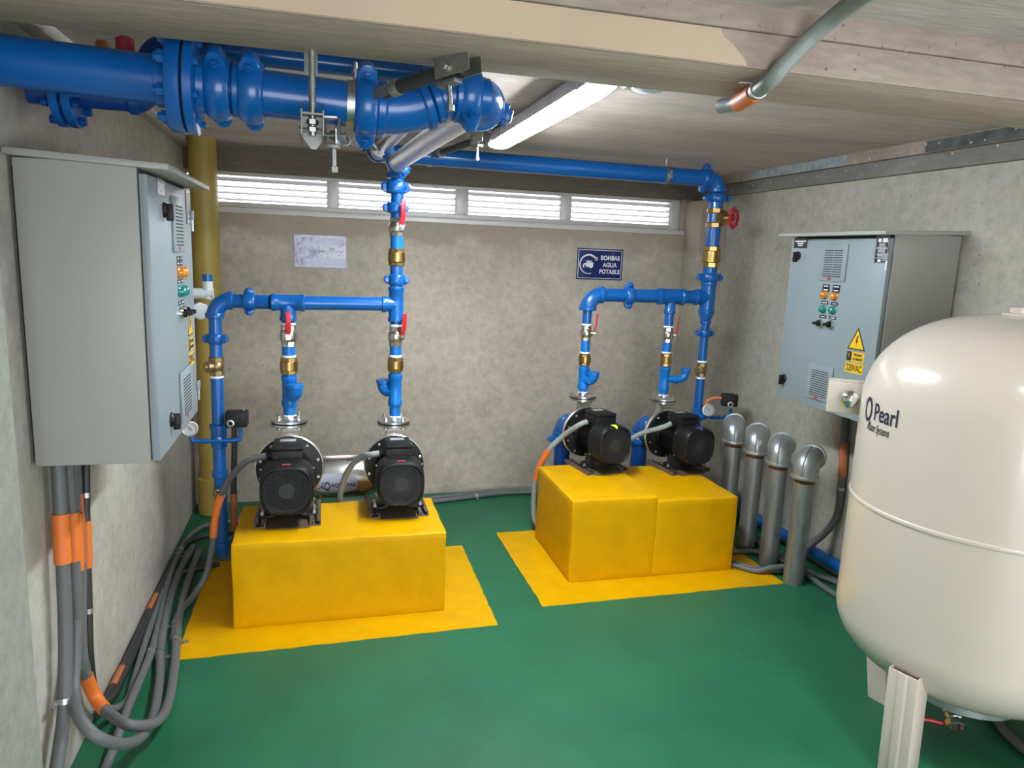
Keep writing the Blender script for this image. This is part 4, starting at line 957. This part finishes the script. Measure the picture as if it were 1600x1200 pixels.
# cream plate with a round chrome button on the silhouette side
a = radians(139); e = V((cos(a), sin(a), 0)); s_ = V((-sin(a), cos(a), 0))
cream_plate = MB().prism([(-.01, 0), (.108, 0), (.108, .108), (-.01, .108)], TC+e*TR+s_*-.006+Z3*1.095, e, Z3, .012).build('side_plate', 'tank', t, bevel=.002)
MB().prism([(-.01, 0), (.108, 0), (.108, .008), (-.01, .008)], TC+e*TR+s_*-.02+Z3*1.203, e, Z3, .03).build('side_plate_lip', 'tank', cream_plate)
MB().lathe(TC+e*(TR+.035)+Z3*1.150-s_*-.006, s_, [(.031, 0), (.029, .012), (.02, .022), (.008, .027), (0, .028)], 24).build('side_plate_button', 'chrome', cream_plate)
def tankfn(a0, z0): return lambda q, b, c: TC+Z3*(z0+b)+V((cos(radians(a0)+q/TR), sin(radians(a0)+q/TR), 0))*(TR+.0014+c)
mb = MB(); v = []; f = []
for i in range(33):
    b = 2*pi*i/32
    for r_ in (.024, .034): v.append(tankfn(160, 1.148)(r_*cos(b)*.75, r_*sin(b)*1.2, .0004))
for i in range(32): f.append((2*i, 2*i+1, 2*i+3, 2*i+2))
mb.add(v, f).build('logo_ring', 'print_blue', t)
lettering('lettering', 'Pearl', .080, 'print_blue', t, tankfn(165.5, 1.122), .0006, extrude=.0003, xs=.70, spacing=1.04)
lettering('lettering', 'Water Systems', .040, 'ink', t, tankfn(160.5, 1.083), .0, extrude=.0003, shear=.35, xs=.50)
# drain valve
dv = V((2.055, 1.755, .150))
vd = V((-.40, -.80, -.45)).normalized()
vb = hexbody([(.023, 0), (.028, .002), (.028, .02), (.023, .022)], dv, vd, 6)
vb.lathe(dv, vd, [(.023, .02), (.027, .026), (.027, .045), (.023, .05)], 20)
q = hexbody([(.025, .05), (.032, .052), (.032, .070), (.028, .072), (.021, .072), (.020, .05)], dv, vd, 8, ); vb.add(q.v, q.f)
vb.cyl(dv-vd*.05, dv+vd*.005, .016, 14)
vv = vb.build('drain_valve', 'nickel', t)
c0 = dv+vd*.04
MB().tube(catmull([c0-Z3*.022, c0-Z3*.026+V((-.03, .01, .006)), c0-Z3*.016+V((-.07, .03, 0)), c0-Z3*.014+V((-.12, .05, .0))], 4), .006, 8).build('lever', 'red', vv)
MB().lathe(c0-Z3*.02, -Z3, [(.008, 0), (.008, .012), (.005, .014), (.005, .024)], 8).build('stem_nut', 'black_plastic', vv)

# ------------------------------------------------------------------ horizontal stainless tank behind the left plinth
t = thing('expansion_vessel', 'shiny horizontal stainless tank with lilac badge behind the left plinth', 'tank', (.10, 3.86, 0))
hx, hy, hz, hr = .10, 3.93, .365, .118
MB().lathe((hx-.20, hy, hz), X3, [(0, -.05), (.06, -.044), (.10, -.02), (hr, .012), (hr, .388), (.10, .42), (.06, .444), (0, .45)], 40).build('shell', 'steel', t)
MB().box((hx-.13, hy-.06, hz+hr-.008), (hx+.13, hy+.06, hz+hr+.002)).box((hx-.13, hy-.064, hz+hr-.012), (hx+.13, hy-.058, hz+hr+.016)).build('top_bracket', 'steel', t, bevel=.002)
for sx in (-1, 1): MB().prism([(-.07, 0), (.07, 0), (.09, hz-.07), (-.09, hz-.07)], (hx+sx*.12+.01, hy, 0), Y3, Z3, .012).build('support_foot', 'steel', t)
def hfn(x0_, ang): return lambda q, b, c: V((x0_+q, hy-cos(radians(ang)+b/hr)*(hr+.0008+c), hz+sin(radians(ang)+b/hr)*(hr+.0008+c)))
F = hfn(hx-.02, -5); v = []; f = []; nx, nz = 10, 10
for i in range(nx+1):
    for j in range(nz+1):
        px, pz = -.105+.21*i/nx, -.05+.11*j/nz
        k = abs(2*i/nx-1)**6; pz *= 1-.45*k
        v.append(F(px, pz, 0))
for i in range(nx):
    for j in range(nz): a = i*(nz+1)+j; f.append((a, a+nz+1, a+nz+2, a+1))
bd = MB().add(v, f).build('badge', 'aquaplate', t)
lettering('lettering', 'A', .05, 'ink', bd, hfn(hx-.118, -16), .002, extrude=.0002, shear=.3, xs=.9)
lettering('lettering', 'Q', .066, 'ink', bd, hfn(hx-.088, -20), .0005, extrude=.0002, xs=.62)
lettering('lettering', 'AQUA PAK', .028, 'print_blue', bd, hfn(hx-.052, -12), .0008, extrude=.0002, xs=.95)

# ------------------------------------------------------------------ galvanised vent pipes
t = thing('vent_pipe', '', 'pipe', (0, 0, 0), 'galvanised vent pipes along the right wall')
R_ = .049
MB().lathe((0, 0, 0), Z3, [(R_, 0), (R_, .535)], 28).build('pipe', 'galv', t)
MB().lathe((0, 0, .53), Z3, [(R_, 0), (R_*.98, .003), (R_*.98, .028)], 28).build('thread', 'rust', t)
arc = [V((0, 0, .57))]+[V((.058-.058*cos(a), 0, .592+.058*sin(a))) for a in [radians(k) for k in range(0, 91, 10)]]+[V((.10, 0, .650))]
MB().tube(arc, R_*1.22, 28).lathe((0, 0, .556), Z3, [(R_*1.05, 0), (R_*1.34, .002), (R_*1.38, .008), (R_*1.34, .016), (R_*1.2, .018)], 28).lathe((.085, 0, .650), X3, [(R_*1.2, 0), (R_*1.34, .002), (R_*1.38, .008), (R_*1.34, .016), (R_*1.05, .018)], 28).build('elbow', 'galv_elbow', t)
mb = MB(); mb.tube([V((-.060+.0, 0, .57))]+[V((.058-.118*cos(a), 0, .592+.118*sin(a))) for a in [radians(k) for k in range(0, 91, 10)]], .004, 6); mb.build('casting_seam', 'galv_elbow', t)
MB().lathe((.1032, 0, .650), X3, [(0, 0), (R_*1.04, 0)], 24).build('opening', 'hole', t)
for i, (px, py, dz, lab) in enumerate([(2.338, 2.985, .0, 'nearest the camera'), (2.352, 3.225, .0, 'second from the camera'), (2.356, 3.445, .0, 'third from the camera'), (2.358, 3.675, .0, 'farthest away, beside the blue sticker pump')]):
    o = t if i == 0 else copy_tree(t)
    o.location = (px, py, 0); o.rotation_euler = (0, 0, radians((36, 46, 54, 60)[i])); o['label'] = 'galvanised elbow pipe by the right wall, '+lab

# ------------------------------------------------------------------ other pipes
t = thing('drain_pipe', 'fat ochre vertical drain pipe in the left back corner', 'pipe', (-.625, 4.47, 0))
MB().cyl((-.625, 4.47, 0), (-.625, 4.47, ZC), .074, 36).build('pipe', 'yellow_pipe', t)
MB().lathe((-.63, 4.465, .0), Z3, [(.075, 0), (.084, .004), (.084, .22), (.075, .226)], 36).build('socket', 'yellow_pipe', t)
t = thing('pvc_valve', 'white plastic pipe cross with blue ends behind the left elbow', 'valve', (-.54, 3.78, 1.34))
MB().cyl((-.735, 3.78, 1.355), (-.50, 3.78, 1.355), .026, 20).cyl((-.525, 3.78, 1.33), (-.525, 3.78, 1.42), .024, 18).build('body', 'pvc', t)
hexbody([(.036, 0), (.042, .005), (.042, .03), (.034, .036)], (-.565, 3.74, 1.275), (.5, -1, 0), 8).cyl((-.565, 3.74, 1.275), (-.61, 3.84, 1.275), .03, 16).build('union_nut', 'pvc', t)
MB().cyl((-.525, 3.78, 1.415), (-.525, 3.78, 1.448), .0245, 18).cyl((-.60, 3.78, 1.355), (-.655, 3.78, 1.355), .0275, 18).build('blue_end', 'blue', t)
MB().cyl((-.61, 3.84, 1.275), (-.748, 3.84, 1.275), .028, 16).build('wall_stub', 'conduit_dark', t)
t = thing('floor_pipe', 'blue pipe lying along the foot of the right wall behind vent pipes', 'pipe', (2.55, 3.3, 0))
MB().cyl((2.555, 2.45, .105), (2.555, 4.05, .075), .031, 20).build('pipe', 'blue', t)
for yy in (2.6, 3.9): MB().box((2.535, yy-.02, 0), (2.575, yy+.02, .072)).build('support', 'galv', t)

# ------------------------------------------------------------------ conduits
def conduit(label, pts, r, m='conduit', sleeves=(), straps=(), sm='orange', cat='conduit', group=None, k=8):
    path = catmull(pts, k)
    t = thing('conduit', label, cat, tuple(path[0]), group)
    MB().tube(path, r, 14).build('hose', m, t)
    L = [0]
    for a, b in zip(path, path[1:]): L.append(L[-1]+(b-a).length)
    def at(s):
        s *= L[-1]
        for i in range(len(L)-1):
            if L[i+1] >= s: k_ = (s-L[i])/max(1e-9, L[i+1]-L[i]); return path[i]*(1-k_)+path[i+1]*k_, (path[i+1]-path[i]).normalized()
        return path[-1], (path[-1]-path[-2]).normalized()
    for a, b in sleeves: MB().tube([at(a+(b-a)*i/28)[0] for i in range(29)], r*1.2, 14).build('sleeve', sm, t)
    for s, n in straps:
        p, d = at(s); strap(t, p, d, r, n)
    return t
XW = -.722
conduit('thick grey conduit nearest the camera hanging below the left cabinet', [(XW+.012, 2.20, .995), (XW+.012, 2.185, .78), (XW+.012, 2.165, .54), (XW+.012, 2.13, .36), (XW+.012, 2.09, .25), (XW+.012, 2.00, .14), (XW+.02, 1.90, .035), (XW+.03, 1.70, .03)], .0185, sleeves=[(.13, .245)], straps=[(.56, X3)], group='conduits of the left cabinet')
conduit('grey conduit with an orange sleeve at its low bend, by left wall', [(XW+.014, 2.27, .995), (XW+.014, 2.265, .70), (XW+.014, 2.255, .49), (XW+.016, 2.265, .33), (XW+.03, 2.30, .20), (XW+.08, 2.25, .165), (-.565, 2.19, .15), (-.515, 2.30, .08), (-.52, 2.50, .022), (-.543, 2.735, .018), (-.590, 3.087, .018), (-.612, 3.423, .018), (-.62, 3.832, .018)], .0165, sleeves=[(.07, .125), (.27, .325)], straps=[(.25, X3), (.66, Z3)], group='conduits of the left cabinet')
conduit('grey conduit making the lowest wide loop beside the left wall', [(XW+.012, 2.315, .995), (XW+.012, 2.285, .62), (XW+.014, 2.225, .40), (XW+.025, 2.15, .31), (XW+.075, 2.03, .29), (-.59, 2.01, .235), (-.545, 2.12, .14), (-.545, 2.35, .045), (-.575, 2.62, .018), (-.635, 3.0, .016), (-.67, 3.5, .016), (-.66, 3.9, .016)], .0165, sleeves=[(.07, .13)], straps=[(.63, Z3)], group='conduits of the left cabinet')
conduit('thin grey conduit with ribbed orange sleeve under the left cabinet', [(XW+.010, 2.355, .995), (XW+.010, 2.345, .78), (XW+.010, 2.335, .58), (XW+.010, 2.30, .40), (XW+.012, 2.31, .25), (XW+.03, 2.38, .10), (-.66, 2.52, .02), (-.67, 2.72, .015), (-.69, 3.0, .015), (-.705, 3.4, .015)], .0135, sleeves=[(.08, .19)], straps=[(.36, X3)], sm='orange_dull', group='conduits of the left cabinet')
conduit('black conduit at the far end of the left cabinet with two bright straps', [(XW+.006, 2.475, .995), (XW+.006, 2.43, .78), (XW+.006, 2.405, .59), (XW+.006, 2.385, .43), (XW+.006, 2.37, .28), (XW+.006, 2.40, .13), (XW+.01, 2.52, .03), (XW+.012, 2.70, .014), (-.712, 3.0, .014), (-.71, 3.36, .014), (-.70, 3.55, .014), (-.62, 3.61, .014), (-.50, 3.66, .014)], .0125, 'conduit_dark', sleeves=[(.12, .185)], straps=[(.085, X3), (.245, X3)], group='conduits of the left cabinet')
conduit('grey conduit snaking on the floor from the near left corner to the back', [(-.66, 1.75, .015), (-.641, 2.192, .015), (-.636, 2.443, .045), (-.64, 2.76, .032), (-.66, 3.029, .015), (-.695, 3.381, .015), (-.715, 3.781, .015), (-.69, 4.10, .015), (-.60, 4.22, .015), (-.40, 4.26, .015)], .0145, sleeves=(), straps=[(.40, Z3), (.78, Z3)], group='conduits on the floor by the left wall')
conduit('dark conduit with small orange sleeve on the floor along the left wall', [(-.73, 2.45, .030), (-.728, 2.691, .016), (-.728, 2.964, .014), (-.728, 3.30, .014), (-.725, 3.65, .014), (-.70, 3.95, .016), (-.60, 4.05, .015), (-.45, 4.1, .015)], .013, 'conduit_dark', sleeves=[(.10, .17), (.42, .5)], straps=[(.75, Z3)], sm='orange_dull', group='conduits on the floor by the left wall')
def gland(p): return pump_pt(p, (-.090, .19, .293))
g = gland(pumps[0])
conduit('grey conduit arching from the leftmost pump to the floor', [g, g+V((-.05, .01, -.012)), (-.335, 3.33, .630), (-.400, 3.40, .545), (-.455, 3.45, .435), (-.485, 3.46, .315), (-.495, 3.43, .20), (-.515, 3.35, .10), (-.560, 3.30, .03), (-.600, 3.15, .016), (-.585, 2.95, .016)], .0145, sleeves=[(.30, .48)], straps=[(.90, Z3)], group='pump conduits')
g = gland(pumps[1])
conduit('grey conduit arching from the pump under the tall riser behind the plinth', [g, g+V((-.04, .005, -.008)), (.185, 3.39, .628), (.130, 3.45, .548), (.098, 3.50, .45), (.085, 3.53, .34), (.085, 3.55, .20), (.085, 3.58, .05)], .0145, 'conduit_light', group='pump conduits')
g = gland(pumps[2])
conduit('grey conduit with orange sleeve falling left of the right plinth', [g, g+V((-.05, 0, -.02)), (1.325, 3.76, .605), (1.268, 3.80, .528), (1.232, 3.84, .438), (1.206, 3.86, .326), (1.200, 3.87, .189), (1.205, 3.86, .088), (1.235, 3.83, .018)], .0150, 'conduit_light', sleeves=[(.37, .62)], group='pump conduits')
g = gland(pumps[3])
conduit('grey conduit dipping from the blue sticker pump behind its neighbour', [g, g+V((-.05, 0, -.02)), (1.815, 3.78, .600), (1.765, 3.83, .545), (1.745, 3.90, .45), (1.742, 3.95, .3), (1.74, 3.95, .1), (1.74, 3.95, .02)], .0145, 'conduit_light', group='pump conduits')
conduit('black conduit standing right behind the left blue downcomer', [(-.425, 3.80, .745), (-.425, 3.80, .70), (-.428, 3.80, .575), (-.435, 3.80, .40), (-.440, 3.80, .234), (-.445, 3.80, .06), (-.44, 3.84, .015)], .0145, 'conduit_dark', sleeves=[(.55, .82)], sm='orange_dull')
conduit('grey conduit dropping from the right cabinet with faded orange sleeve', [(2.597, 3.06, .942), (2.597, 3.05, .75), (2.597, 3.035, .60), (2.597, 3.026, .45), (2.597, 3.035, .32), (2.593, 3.05, .22), (2.52, 3.06, .16), (2.50, 3.05, .17)][:5]+[(2.56, 3.06, .225), (2.505, 3.09, .150), (2.46, 3.13, .075), (2.44, 3.20, .028), (2.44, 3.40, .0195), (2.44, 3.6, .0195)], .0185, sleeves=[(.16, .285)], straps=[(.33, -X3)], sm='orange_dull')
conduit('grey conduit with orange end on the floor between yellow plinth and vent pipes', [(2.125, 3.30, .045), (2.20, 3.345, .022), (2.27, 3.35, .016), (2.345, 3.34, .016), (2.43, 3.20, .016), (2.45, 3.10, .016), (2.52, 2.96, .016), (2.59, 2.80, .016)], .0135, sleeves=[(.0, .09)], group='conduits on the floor by the right wall')
conduit('grey floor conduit passing behind the nearest vent pipe, upper one', [(2.12, 3.245, .016), (2.20, 3.15, .016), (2.30, 3.10, .016), (2.42, 3.07, .016), (2.50, 2.98, .016), (2.56, 2.9, .016), (2.59, 2.6, .016)], .0145, group='conduits on the floor by the right wall')
conduit('grey floor conduit curving forward toward the cream tank', [(2.12, 3.20, .018), (2.20, 3.11, .016), (2.28, 3.075, .045), (2.41, 3.055, .042), (2.44, 2.92, .016), (2.44, 2.80, .016), (2.48, 2.69, .016), (2.56, 2.55, .016)], .0145, group='conduits on the floor by the right wall')
conduit('grey floor conduit coming out from under the cream tank', [(2.50, 2.12, .017), (2.40, 1.93, .017), (2.345, 1.82, .017), (2.31, 1.735, .017), (2.30, 1.62, .017), (2.33, 1.4, .017)], .0165, 'conduit')
conduit('grey conduit along the foot of the back wall, rear one', [(.10, 4.50, .017), (.40, 4.46, .017), (.671, 4.47, .017), (.979, 4.53, .017), (1.211, 4.565, .017), (1.50, 4.56, .017), (2.0, 4.56, .017)], .0155, group='conduits along the back wall')
conduit('grey conduit along the foot of the back wall, front one with clip', [(.10, 4.44, .017), (.40, 4.40, .017), (.662, 4.41, .017), (.968, 4.475, .017), (1.194, 4.515, .017), (1.46, 4.50, .017), (2.0, 4.50, .017)], .0155, straps=[(.47, Z3)], group='conduits along the back wall')
conduit('light grey conduit with orange sleeve crossing the front of the ceiling beam', [(1.0, 1.10, 2.14), (1.05, 1.30, 2.14), (1.075, 1.43, 2.135), (1.06, 1.49, 2.105), (1.02, 1.516, 2.055), (.998, 1.532, 2.02), (1.0, 1.57, 2.010), (1.02, 1.64, 2.010), (1.05, 1.76, 2.010), (1.045, 1.84, 2.014)], .0190, 'conduit_light', sleeves=[(.76, .91)], straps=[(.73, -Z3)])
